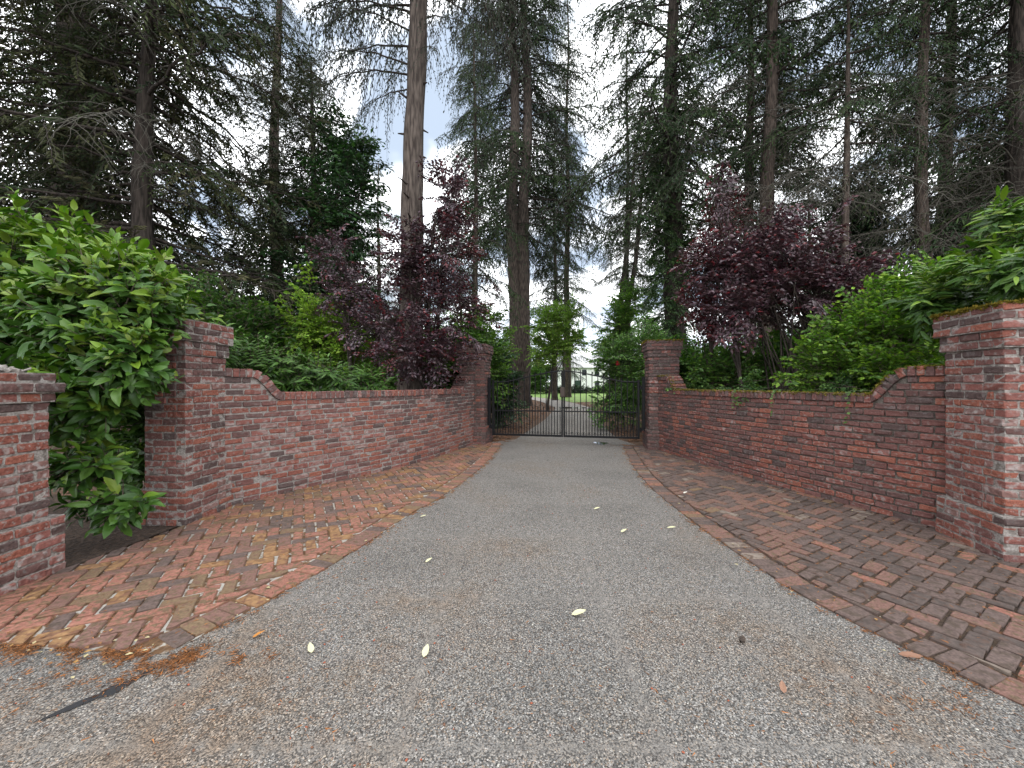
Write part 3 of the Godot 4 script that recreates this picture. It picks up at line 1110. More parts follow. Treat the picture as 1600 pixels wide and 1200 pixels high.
func limbs_to(t: Node3D, feet: Array, blobs: Array, count: int, r: float, bark: Material, called := "limb") -> void:
	# stems from the feet that fork towards points in the crown
	for f in feet:
		var mb := MB.new()
		var foot: Vector3 = f
		var top: Vector3 = blobs[rng.randi() % blobs.size()][0]
		var pts := []
		var rad := []
		for i in 7:
			var u := i / 6.0
			pts.append(foot.lerp(top, u) + Vector3(sin(u * 5 + foot.x * 9) * 0.07, 0, cos(u * 4 + foot.z * 7) * 0.07) * u)
			rad.append(r * (1.0 - 0.75 * u))
		pts[0].y -= 0.08
		mb.tube(pts, rad, 8)
		for k in count:
			var b: Array = blobs[rng.randi() % blobs.size()]
			var d := rdir()
			var end: Vector3 = b[0] + Vector3(d.x * b[1].x, d.y * b[1].y, d.z * b[1].z) * 0.8
			var u := rng.randf_range(0.3, 0.95)
			var g := u * 6.0
			var i := mini(int(g), 5)
			var o: Vector3 = pts[i].lerp(pts[i + 1], g - i)
			if end.y < o.y - 0.3: continue
			var q := []
			var rr := []
			for z in 6:
				var v := z / 5.0
				q.append(o.lerp(end, v) + Vector3(0, sin(v * PI) * 0.12 * o.distance_to(end), 0) + rdir() * 0.03 * v)
				rr.append(r * 0.4 * (1.0 - u * 0.5) * (1.0 - 0.85 * v) + 0.003)
			mb.tube(q, rr, 5)
		var inv := t.transform.affine_inverse()
		var o2 := part(mb.mesh(), called, bark, t)
		o2.transform = inv

func bush(called: String, label: String, category: String, group: String, blobs: Array, sets: Array, count: int, size: float, tint: Color, stems := 3, r := 0.03, bark := "bark_brown", trunk_name := "stem", spread := 0.25) -> Node3D:
	rng.seed = hash(label)
	var c: Vector3 = blobs[0][0]
	var t := thing(called, Vector3(c.x, 0, c.z), 0.0, label, category, group)
	var feet := []
	for i in stems:
		var a := rng.randf() * TAU
		feet.append(Vector3(c.x + cos(a) * 0.12 * (stems - 1), 0, c.z + sin(a) * 0.12 * (stems - 1)))
	if stems: limbs_to(t, feet, blobs, 12, r, M[bark], trunk_name)
	foliage(t, sets, foliage_xf(blobs, count, size), tint, "crown", spread)
	return t

# big-leaved laurel: every leaf placed singly; the largest in view are parts
func laurel(called: String, label: String, category: String, blobs: Array, sprigs: int, leaf_meshes: Array, palette: Array, tips: Array, o := {}) -> Node3D:
	rng.seed = hash(label)
	var c: Vector3 = blobs[0][0]
	var t := thing(called, Vector3(c.x, 0, c.z), 0.0, label, category, o.get("group", ""))
	var leaves := []
	var wood := MB.new()
	var total := 0.0
	for b in blobs: total += b[1].x * b[1].y + b[1].y * b[1].z + b[1].x * b[1].z
	var avoid: Array = o.get("avoid", [])
	for b in blobs:
		var share := int(sprigs * (b[1].x * b[1].y + b[1].y * b[1].z + b[1].x * b[1].z) / total * (b[2] if b.size() > 2 else 1.0))
		for i in share:
			var d := rdir()
			if rng.randf() < 0.4 and d.z < 0: d.z = -d.z
			var q := rng.randf_range(0.72, 1.04)
			var lump := 0.9 + 0.13 * sin(d.x * 6.0 + b[0].x * 3.0) * sin(d.y * 7.0 + b[0].y * 2.0) + rng.randfn(0, 0.05)
			var tip: Vector3 = b[0] + Vector3(d.x * b[1].x, d.y * b[1].y, d.z * b[1].z) * q * lump
			if tip.y < 0.12: continue
			var deep := false
			for b2 in blobs:
				if b2 != b:
					var e: Vector3 = (tip - b2[0]) / b2[1]
					if e.length() < 0.7: deep = true
			if deep: continue
			var skip := false
			for bx in avoid:
				if bx.has_point(tip): skip = true
			if skip: continue
			var out := Vector3(d.x / b[1].x, d.y / b[1].y, d.z / b[1].z).normalized()
			var sdir := (out + Vector3(0, o.get("rise", 0.35), 0) + rdir() * 0.35).normalized()
			var len: float = minf(rng.randf_range(0.28, 0.5) * o.get("long", 1.0), minf(b[1].x, minf(b[1].y, b[1].z)) * 1.25)
			var droop: float = o.get("sprig_droop", 0.12)
			var root := tip - sdir * len
			wood.tube([root - out * 0.06, root, root.lerp(tip, 0.5) + Vector3(0, 0.02, 0), tip], [0.006, 0.005, 0.004, 0.0025], 4, 0.0, null, true)
			var n := int(len / o.get("spacing", 0.045))
			var phase := rng.randf() * TAU
			for k in n:
				var u := float(k + 1) / n
				var p := root.lerp(tip, u) + Vector3(0, 0.02 * sin(u * PI) - droop * u * u * len * 0.2, 0)
				phase += 2.4
				var sb := basis_of(sdir, Vector3.UP)
				var radial := sb.y * sin(phase) * 0.55 + sb.z * cos(phase)
				if o.get("ranks", false): radial = sb.z * (1.0 if k % 2 else -1.0) + sb.y * rng.randfn(0, 0.12)
				var ld := (sdir * lerpf(0.35, 1.0, u) + radial * lerpf(1.0, 0.55, u) + Vector3(0, -0.45 + 0.45 * u, 0)).normalized()
				var up := (Vector3.UP * 0.6 + out * 0.9 + rdir() * 0.25).normalized()
				var bs := basis_of(ld, up).scaled(Vector3.ONE * rng.randf_range(0.55, 1.2) * (1.0 if u < 0.85 else 0.65))
				var xf := Transform3D(bs, p)
				var bad := false
				var far: Vector3 = p + ld * 0.14
				for bx in avoid:
					if bx.has_point(far): bad = true
				if bad: continue
				var young: bool = u > o.get("young_from", 0.62) and rng.randf() < o.get("young", 0.5) * clampf(0.35 + 0.65 * out.y + (tip.y - 2.0) * 0.3, 0.08, 1.0)
				leaves.append([leaf_meshes[rng.randi() % leaf_meshes.size()], xf, young, up])
	# the ones nearest the eye and facing it
	for p in leaves:
		var to: Vector3 = eye - p[1].origin
		p.append((0.25 + maxf(0.0, to.normalized().dot(p[3]))) * (1.0 + 0.25 * p[1].basis.x.length()) / to.length_squared())
	leaves.sort_custom(func(a, b): return a[4] > b[4])
	var inv := t.transform.affine_inverse()
	var single: int = mini(o.get("single", 300), leaves.size())
	for i in single:
		var pal: Array = tips if leaves[i][2] else palette
		var mm := part(leaves[i][0], "leaf", pal[rng.randi() % pal.size()][1], t)
		mm.transform = inv * leaves[i][1]
	for m in leaf_meshes:
		var xs := []
		var cs := []
		for i in range(single, leaves.size()):
			if leaves[i][0] == m:
				xs.append(leaves[i][1])
				var pal: Array = tips if leaves[i][2] else palette
				cs.append(pal[rng.randi() % pal.size()][0] * rng.randf_range(0.8, 1.2))
		if xs.size():
			var mm := many(m, xs, cs, "foliage", M.laurel, t)
			mm.set_meta("kind", "stuff")
	var st := part(wood.mesh(), "stems", M.bark_twig if not o.get("green_stem", false) else M.green_stem, t)
	st.transform = inv
	st.set_meta("kind", "stuff")
	return t

func laurel_palette(cols: Array) -> Array:
	var out := []
	for c in cols:
		var m: StandardMaterial3D = M.laurel.duplicate()
		m.albedo_color = c.linear_to_srgb()
		out.append([c, m])
	return out

# ---------------------------------------------------------------- the gate
func gate_leaf(hinge: Vector3, dir: Vector3, width: float, arch: Callable, label: String, with_lock: bool) -> Node3D:
	var t := thing("driveway_gate", hinge, 0.0, label, "gate", "two leaves of the iron driveway gate")
	var turn := Basis(dir, Vector3.UP, dir.cross(Vector3.UP))
	t.basis = turn
	var y0 := 0.20
	var bar := func(a: Vector3, b: Vector3, w: float, called: String) -> void:
		var mb := MB.new()
		var c := (a + b) * 0.5
		var x := (b - a)
		var bs := basis_of(x, Vector3(0, 0, 1))
		mb.box(Transform3D(bs, c), Vector3(x.length(), w, w), w * 0.12)
		part(mb.mesh(), called, M.iron, t)
	bar.call(Vector3(0.022, y0, 0), Vector3(0.022, arch.call(0.0) + 0.05, 0), 0.05, "stile")
	bar.call(Vector3(width - 0.02, y0, 0), Vector3(width - 0.02, arch.call(1.0) + 0.02, 0), 0.04, "stile")
	bar.call(Vector3(0.048, y0 + 0.026, 0), Vector3(width - 0.042, y0 + 0.026, 0), 0.05, "bottom_rail")
	bar.call(Vector3(0.048, 0.83, 0), Vector3(width - 0.042, 0.83, 0), 0.03, "middle_rail")
	# arched top rail
	var pts := []
	var rad := []
	for i in 15:
		var u := i / 14.0
		pts.append(Vector3(0.04 + (width - 0.08) * u, arch.call(u), 0))
		rad.append(0.018)
	var mb := MB.new()
	mb.tube(pts, rad, 6)
	part(mb.mesh(), "top_rail", M.iron, t)
	var n := 13
	for i in n * 2 - 1:
		var u := (i + 1.0) / (n * 2)
		var x := width * u
		if i % 2 == 1:
			var top: float = arch.call(u) + 0.075
			var bm := MB.new()
			bm.box(Transform3D(Basis(), Vector3(x, (y0 + 0.05 + top - 0.05) * 0.5, 0)), Vector3(0.02, top - y0 - 0.1, 0.02), 0.002)
			# pointed finial
			bm.tube([Vector3(x, top - 0.055, 0), Vector3(x, top - 0.04, 0), Vector3(x, top - 0.02, 0), Vector3(x, top + 0.02, 0)], [0.008, 0.015, 0.012, 0.001], 6)
			part(bm.mesh(), "bar", M.iron, t)
		else:
			var bm := MB.new()
			bm.box(Transform3D(Basis(), Vector3(x, (y0 + 0.05 + 0.90) * 0.5, 0)), Vector3(0.017, 0.85 - y0, 0.017), 0.002)
			bm.tube([Vector3(x, 0.89, 0), Vector3(x, 0.91, 0), Vector3(x, 0.925, 0), Vector3(x, 0.955, 0)], [0.006, 0.013, 0.011, 0.001], 6)
			part(bm.mesh(), "short_bar", M.iron, t)
	# a row of scrolls above the bottom rail
	for i in n:
		var x := width * (i + 0.5) / n
		for sg in [-1.0, 1.0]:
			var sp := []
			var sr := []
			for k in 15:
				var a := PI * 0.5 + k * 0.42
				var r := 0.034 * (1.0 - k / 17.0)
				sp.append(Vector3(x + sg * (0.034 + cos(a) * r * 0.95), y0 + 0.092 + sin(a) * r, 0.0))
				sr.append(0.005)
			var sm := MB.new()
			sm.tube(sp, sr, 5)
			part(sm.mesh(), "scroll", M.iron, t)
	if with_lock:
		var lm := MB.new()
		lm.box(Transform3D(Basis(), Vector3(width - 0.01, 1.30, 0.03)), Vector3(0.12, 0.24, 0.06), 0.012)
		var lk := part(lm.mesh(), "lock_box", M.lock, t)
		lk.set_meta("label", "brown lock box at the meeting of the leaves")
	for y in [0.42, 1.42]:
		var hm := MB.new()
		hm.tube([Vector3(-0.10, y, 0), Vector3(0.02, y, 0)], [0.016, 0.016], 8)
		hm.tube([Vector3(-0.03, y - 0.05, 0), Vector3(-0.03, y + 0.05, 0)], [0.022, 0.022], 10)
		part(hm.mesh(), "hinge", M.iron, t)
	return t

# ================================================================ the scene
func _ready() -> void:
	# camera
	var cam := Camera3D.new()
	cam.name = "camera"
	add_child(cam)
	cam.position = eye
	cam.fov = 90.0
	cam.near = 0.05
	cam.far = 600.0
	cam.current = true
	# sky: bright broken cloud with pale blue openings, the sun behind thin cloud ahead of the camera
	var sun_dir := Vector3(0.21, 0.84, -1.0).normalized()
	var env := Environment.new()
	env.background_mode = Environment.BG_SKY
	var sky := Sky.new()
	var pm := PanoramaSkyMaterial.new()
	var SW := 768
	var SH := 384
	var im := Image.create(SW, SH, false, Image.FORMAT_RGBF)
	var cn := FastNoiseLite.new()
	cn.seed = 12
	cn.frequency = 1.5
	cn.fractal_octaves = 5
	cn.fractal_gain = 0.5
	var warp := FastNoiseLite.new()
	warp.seed = 13
	warp.frequency = 2.6
	for yy in SH:
		var el := PI * (0.5 - (yy + 0.5) / SH)
		for xx in SW:
			var az := TAU * ((xx + 0.5) / SW - 0.5)
			var d := Vector3(sin(az) * cos(el), sin(el), -cos(az) * cos(el))
			var q := d / maxf(0.25, absf(d.y) + 0.25)
			var n := cn.get_noise_3dv(q + Vector3.ONE * warp.get_noise_3dv(q) * 0.25)
			var cloud := smoothstep(-0.28, 0.22, n)
			var blue := Color(0.30, 0.36, 0.45)
			var white := Color(1.55, 1.58, 1.62) * (1.0 + 0.25 * n)
			var c := blue.lerp(white, cloud)
			var ang := d.angle_to(sun_dir)
			c += Color(1.0, 0.97, 0.92) * 2.2 * exp(-ang * ang / 0.03) + Color(1.0, 0.98, 0.95) * 0.35 * exp(-ang * ang / 0.3)
			im.set_pixel(xx, yy, c)
	pm.panorama = ImageTexture.create_from_image(im)
	sky.sky_material = pm
	env.sky = sky
	env.background_energy_multiplier = 1.0
	env.tonemap_mode = Environment.TONE_MAPPER_LINEAR
	env.tonemap_exposure = 2.2
	env.sdfgi_enabled = true
	env.ssao_enabled = true
	env.ssil_enabled = true
	var we := WorldEnvironment.new()
	we.name = "environment"
	we.environment = env
	add_child(we)
	var sun := DirectionalLight3D.new()
	sun.name = "sun"
	sun.light_energy = 0.35
	sun.light_color = Color(1.0, 0.96, 0.9)
	sun.light_angular_distance = 14.0
	sun.shadow_enabled = true
	add_child(sun)
	sun.look_at_from_position(Vector3.ZERO, -sun_dir, Vector3.UP)

	make_materials()
	# one tuft of moss: a ragged low bump
	var mt := MB.new()
	mt.colored = true
	rng.seed = 4
	for i in 9:
		var d := rdir()
		d.y = absf(d.y) * 0.6
		var o := Vector3(d.x, 0, d.z) * 0.006
		mt.flat(o + Vector3(d.z, 0, -d.x) * 0.006, o - Vector3(d.z, 0, -d.x) * 0.006, o + d * 0.014 + Vector3(0, 0.006, 0), Vector3.UP)
	M.moss_tuft = mt.mesh()
	M.green_stem = flat_mat(lin(0.06, 0.09, 0.028), 0.7)
	build_ground()
	build_masonry()
	build_gate()
	build_library()
	build_trees()
	build_shrubs()
	build_hedges()
	build_litter()
	build_far()

func V2(list: Array) -> PackedVector2Array:
	var out := PackedVector2Array()
	for i in range(0, list.size(), 2): out.append(Vector2(list[i], list[i + 1]))
	return out

var left_wall_line := [Vector2(-3.585, 4.455), Vector2(-3.46, 4.66), Vector2(-3.11, 5.22), Vector2(-2.74, 5.78), Vector2(-2.17, 6.60), Vector2(-1.64, 7.55), Vector2(-1.28, 8.50), Vector2(-0.97, 9.42), Vector2(-0.89, 9.65)]
var right_wall_line := [Vector2(4.475, 3.69), Vector2(4.40, 3.92), Vector2(4.20, 4.50), Vector2(4.02, 5.05), Vector2(3.82, 5.80), Vector2(3.60, 6.78), Vector2(3.42, 7.85), Vector2(3.32, 8.62), Vector2(3.295, 8.86)]
var left_edge := [Vector2(-0.27, 9.75), Vector2(-0.30, 9.0), Vector2(-0.56, 6.77), Vector2(-0.92, 5.14), Vector2(-1.19, 4.33), Vector2(-1.35, 3.66), Vector2(-1.52, 3.08), Vector2(-1.69, 2.64), Vector2(-1.86, 2.25), Vector2(-1.93, 2.13)]
var left_front := [Vector2(-1.98, 2.13), Vector2(-2.5, 2.16), Vector2(-2.95, 2.2), Vector2(-3.7, 2.25)]
var right_edge := [Vector2(2.72, 9.3), Vector2(2.60, 8.9), Vector2(2.19, 6.92), Vector2(2.00, 5.56), Vector2(1.96, 4.3), Vector2(1.98, 3.56), Vector2(2.03, 2.79), Vector2(2.13, 2.43), Vector2(2.27, 2.07), Vector2(2.38, 1.78), Vector2(2.6, 1.3)]

func build_ground() -> void:
	var g := part(sheet(V2([-160, -40, 160, -40, 160, 200, -160, 200]), -0.03), "ground", M.earth)
	meta(g, "reddish brown earth and needle litter under the trees", "", "", "structure")
	# the street, the drive up to the gate and on behind it
	var drive := V2([-40, -25, 40, -25, 40, 1.4, 2.9, 1.4, 2.6, 3.0, 2.45, 4.5, 2.5, 5.6, 2.7, 6.9, 3.0, 9.0, 3.05, 9.5, 2.9, 10.4, 3.05, 12.0, 3.6, 16.0, 5.0, 24.0, 4.9, 30.0, 4.3, 37.0, 2.8, 43.0, -3.0, 48.0, -9.0, 50.0, -9.0, 46.5, -3.0, 43.5, 1.5, 39.5, 2.3, 34.5, 2.6, 30.0, 2.75, 24.0, 1.35, 16.0, 0.45, 12.0, 0.1, 10.4, -0.5, 10.0, -0.6, 9.0, -0.85, 6.77, -1.2, 5.14, -1.5, 4.33, -1.85, 3.08, -2.1, 2.5, -40, 2.5])
	var mb_poly := drive
	var mb := MB.new()
	for p in mb_poly:
		mb.vert(W(p.x, p.y, 0.0), Vector3.UP)
		mb.uv2.append(Vector2((p.x + 12.0) / 24.0, (p.y + 8.0) / 24.0))
		mb.uv.append(p)
	var tr := Geometry2D.triangulate_polygon(mb_poly)
	for i in range(0, tr.size(), 3):
		var a := mb_poly[tr[i]]
		if (mb_poly[tr[i + 1]] - a).cross(mb_poly[tr[i + 2]] - a) > 0: mb.tri(tr[i], tr[i + 2], tr[i + 1])
		else: mb.tri(tr[i], tr[i + 1], tr[i + 2])
	var dr := part(mb.mesh(), "driveway", M.asphalt)
	meta(dr, "grey chip asphalt driveway running up to the gate", "", "", "structure")
	var soil := part(sheet(V2([-6.5, 2.6, -3.62, 3.0, -3.5, 4.2, -3.55, 4.9, -6.5, 5.2]), 0.003), "planting_bed", M.soil)
	meta(soil, "bare dark soil under the laurel between two pillars", "", "", "structure")
	var lp := V2([-30, 50.5, -9, 50.3, -2.9, 48.3, 2.95, 43.3, 4.5, 37.1, 5.05, 31.5, 6.2, 32.5, 9.5, 33, 40, 34, 60, 95, -30, 95])
	var lawn := part(sheet(lp, -0.01), "lawn", M.lawn)
	meta(lawn, "bright green lawn beyond the gate", "", "", "structure")
	# left paving
	var lpoly := PackedVector2Array()
	for p in left_edge: lpoly.append(p)
	for p in left_front: lpoly.append(p)
	for p in [Vector2(-3.72, 3.0), Vector2(-3.6, 3.1), Vector2(-3.46, 4.0), Vector2(-3.5, 4.66)]: lpoly.append(p)
	for p in left_wall_line: lpoly.append(p + Vector2(-0.06, 0.02))
	for p in [Vector2(-0.9, 9.5), Vector2(-0.66, 9.5), Vector2(-0.62, 9.75)]: lpoly.append(p)
	rng.seed = 100
	var edge := left_edge.duplicate()
	paving("brick_paving_left", lpoly, edge, 0.50, M.bed_left, [0, 0, 1, 1, 2, 2, 3, 4, 4, 0, 6, 2, 0, 6, 3], "worn red and ochre herringbone brick paving with pale joints left of the drive")
	var rpoly := PackedVector2Array()
	for p in right_edge: rpoly.append(p)
	for p in [Vector2(5.6, 1.3), Vector2(5.6, 3.4), Vector2(4.3, 3.4), Vector2(4.35, 3.92)]: rpoly.append(p)
	for p in right_wall_line: rpoly.append(p + Vector2(0.06, 0.0))
	for p in [Vector2(3.12, 8.85), Vector2(3.17, 9.3)]: rpoly.append(p)
	rng.seed = 101
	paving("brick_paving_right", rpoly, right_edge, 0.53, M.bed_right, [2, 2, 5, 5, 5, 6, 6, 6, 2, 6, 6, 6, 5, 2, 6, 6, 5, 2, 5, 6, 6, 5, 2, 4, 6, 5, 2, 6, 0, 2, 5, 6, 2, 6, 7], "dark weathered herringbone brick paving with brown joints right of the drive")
	# tar along the seam where the old street surface meets the drive
	rng.seed = 7
	var tm := MB.new()
	var pts := [Vector2(-1.885, 2.03), Vector2(-1.90, 1.99), Vector2(-1.915, 1.95), Vector2(-1.93, 1.91), Vector2(-1.96, 1.87), Vector2(-1.985, 1.84), Vector2(-2.02, 1.81), Vector2(-2.05, 1.77), Vector2(-2.10, 1.71)]
	for i in pts.size() - 1:
		var p: Vector2 = pts[i]
		var q: Vector2 = pts[i + 1]
		var w0 := (0.026 + 0.014 * sin(i * 2.1)) * sin(PI * (i + 0.3) / (pts.size() - 0.4)) + 0.003
		var w1 := (0.026 + 0.014 * sin(i * 2.1 + 2.1)) * sin(PI * (i + 1.3) / (pts.size() - 0.4)) + 0.003
		var nn := (q - p).orthogonal().normalized()
		tm.quad(W(p.x + nn.x * w0, p.y + nn.y * w0, 0.004), W(q.x + nn.x * w1, q.y + nn.y * w1, 0.004), W(q.x - nn.x * w1, q.y - nn.y * w1, 0.004), W(p.x - nn.x * w0, p.y - nn.y * w0, 0.004), Vector3.UP)
	meta(part(tm.mesh(), "pavement_tar_seam", M.tar), "black tar seam in the asphalt near the left paving corner", "", "", "structure")

func build_masonry() -> void:
	rng.seed = 200
	var dark_left := func(u: float, y: float) -> float:
		var k := 0.1
		if y > 1.0: k += 0.25
		if u > 0.45 and y > 0.75: k += 0.25
		if u > 0.72 and y > 0.4: k += 0.2
		if y < 0.12: k += 0.2
		return k
	brick_wall(left_wall_line, "curved red brick wall with swept coping left of the gate", "curved brick walls flanking the drive", 1.0, dark_left, M.mortar, false)
	rng.seed = 201
	var dark_right := func(u: float, y: float) -> float:
		var k := 0.3
		if y > 0.9: k += 0.3
		if u > 0.55: k += 0.12
		return k
	brick_wall(right_wall_line, "curved dark red brick wall with mossy coping right of the gate", "curved brick walls flanking the drive", -1.0, dark_right, M.mortar_dark, true)
	rng.seed = 210
	# shafts: centre, turn, width across, depth
	brick_pillar(-3.695, 4.37, -0.03, 0.46, 0.56, 29, "tall red brick pillar beside the leafy laurel hedge at left", {"group": "brick pillars", "dark_top": 0.55})
	rng.seed = 211
	brick_pillar(4.57, 3.47, -0.24, 0.66, 0.60, 29, "tall red brick pillar with mossy cap at the right edge", {"group": "brick pillars", "dark": 0.15, "dark_top": 0.4, "moss": 1100})
	rng.seed = 212
	brick_pillar(-3.98, 2.62, 0.03, 0.68, 0.82, 21, "low red brick pillar with crumbling top at the left edge", {"group": "brick pillars", "cap": false, "plinth": 6, "plinth_out": 0.06, "dark": 0.12, "dark_top": 0.5})
	var ga := 0.186
	rng.seed = 213
	brick_pillar(-0.945, 9.86, -ga, 0.66, 0.68, 33, "dark weathered brick gate pillar on the left of the iron gate", {"group": "brick pillars", "dark": 0.9, "dark_top": 1.0, "plinth": 6, "recess": 0.03, "mortar": M.mortar_dark})
	rng.seed = 214
	brick_pillar(3.50, 9.00, -ga, 0.66, 0.68, 33, "brick gate pillar with mossy cap on the right of the iron gate", {"group": "brick pillars", "dark": 0.85, "dark_top": 0.95, "plinth": 6, "recess": 0.03, "mortar": M.mortar_dark, "moss": 700})

func build_gate() -> void:
	var l := Vector3(-0.50, 0, -9.76)
	var r := Vector3(3.01, 0, -9.07)
	var dir := (r - l).normalized()
	var w := l.distance_to(r) * 0.5 - 0.006
	var arch := func(u: float) -> float:
		# u: 0 at the hinge, 1 in the middle of the gate
		var q := clampf((u - 0.18) / 0.82, 0, 1)
		return 1.55 + 0.27 * sin(q * PI * 0.5) * (0.65 + 0.35 * q)
	gate_leaf(l, dir, w, arch, "arched black iron gate leaf hung on the left pillar, with lock box", true)
	gate_leaf(r, -dir, w, arch, "arched black iron gate leaf hung on the right pillar", false)
	# square steel posts bolted to the pillars
	for q in [[-0.575, 9.775, "black square steel hinge post on the left gate pillar"], [3.105, 9.07, "black square steel hinge post on the right gate pillar"]]:
		var t := thing("hinge_post", W(q[0], q[1]), -0.186, q[2], "gate post", "hinge posts of the gate")
		var mb := MB.new()
		mb.box(Transform3D(Basis(), Vector3(0, 1.03, 0)), Vector3(0.07, 1.24, 0.07), 0.006)
		part(mb.mesh(), "post", M.iron, t)
		var cp := MB.new()
		cp.box(Transform3D(Basis(), Vector3(0, 1.655, 0)), Vector3(0.078, 0.012, 0.078), 0.003)
		part(cp.mesh(), "post_cap", M.iron, t)
		var br := MB.new()
		br.box(Transform3D(Basis(), Vector3(0, 0.41, 0)), Vector3(0.085, 0.02, 0.12), 0.003)
		part(br.mesh(), "bracket", M.iron, t)

func build_library() -> void:
	var fir := [Color(0.034, 0.060, 0.024), Color(0.042, 0.074, 0.030), Color(0.056, 0.088, 0.032), Color(0.032, 0.054, 0.026)]
	M.fir_limbs = []
	for i in 4: M.fir_limbs.append(conifer_limb(300 + i, 0.75, 1.0, fir, M.bark_dark, 0.35, 0.08))
	M.weep_limbs = []
	for i in 3: M.weep_limbs.append(conifer_limb(320 + i, 1.7, 0.85, [Color(0.05, 0.062, 0.04), Color(0.042, 0.055, 0.036)], M.bark_dark, 0.3, 0.1))
	var ced := [Color(0.055, 0.068, 0.026), Color(0.070, 0.076, 0.032), Color(0.044, 0.062, 0.025), Color(0.085, 0.082, 0.040), Color(0.038, 0.058, 0.027)]
	M.cedar_limbs = []
	for i in 4: M.cedar_limbs.append(conifer_limb(340 + i, 0.5, 1.35, ced, M.bark_dark, 1.0, 0.12))
	M.dead_limbs = []
	for i in 3: M.dead_limbs.append(conifer_limb(360 + i, 0.6, 0.5, ced, M.bark_dead, 0.8, 0.93))
	var plum := [Color(0.052, 0.026, 0.034), Color(0.066, 0.036, 0.046), Color(0.042, 0.022, 0.029), Color(0.088, 0.052, 0.062)]
	var plum_tip := [Color(0.12, 0.016, 0.020), Color(0.07, 0.022, 0.026), Color(0.05, 0.024, 0.030), Color(0.05, 0.026, 0.032)]
	M.plum_sets = []
	for i in 4: M.plum_sets.append(leafy_branch(400 + i, 0.15, 0.6, plum, plum_tip, M.bark_dark, M.plum, 0.15, 1.0))
	var red := [Color(0.12, 0.014, 0.018), Color(0.085, 0.014, 0.018), Color(0.055, 0.016, 0.02)]
	M.red_sets = []
	for i in 2: M.red_sets.append(leafy_branch(410 + i, 0.14, 0.6, red, plum_tip, M.bark_dark, M.plum, 0.1, 0.9))
	var green := [Color(0.055, 0.125, 0.022), Color(0.07, 0.15, 0.028), Color(0.045, 0.105, 0.022)]
	var lime := [Color(0.13, 0.22, 0.035), Color(0.11, 0.20, 0.035)]
	M.green_sets = []
	for i in 4: M.green_sets.append(leafy_branch(420 + i, 0.165, 0.62, green, lime, M.bark_twig, M.leaf, 0.12, 0.9))
	var dk := [Color(0.022, 0.05, 0.02), Color(0.03, 0.062, 0.025), Color(0.018, 0.042, 0.018)]
	M.dark_sets = []
	for i in 4: M.dark_sets.append(leafy_branch(440 + i, 0.19, 0.5, dk, [Color(0.04, 0.085, 0.028)], M.bark_dark, M.laurel, 0.15, 1.0))
	M.lime_sets = []
	for i in 3: M.lime_sets.append(leafy_branch(460 + i, 0.15, 0.7, [Color(0.16, 0.27, 0.04), Color(0.13, 0.23, 0.034), Color(0.20, 0.30, 0.045)], lime, M.bark_twig, M.leaf, 0.12, 0.8))
	M.rhodo_sets = []
	for i in 3: M.rhodo_sets.append(leafy_branch(470 + i, 0.21, 0.4, [Color(0.05, 0.115, 0.028), Color(0.065, 0.14, 0.034), Color(0.042, 0.095, 0.026)], [Color(0.10, 0.19, 0.04)], M.bark_twig, M.laurel, 0.1, 1.3))
	M.ivy_sets = []
	for i in 3: M.ivy_sets.append(leafy_branch(480 + i, 0.12, 0.85, [Color(0.024, 0.055, 0.018), Color(0.032, 0.07, 0.022), Color(0.045, 0.085, 0.026)], [Color(0.06, 0.11, 0.03)], M.bark_dark, M.laurel, 0.6, 1.0))

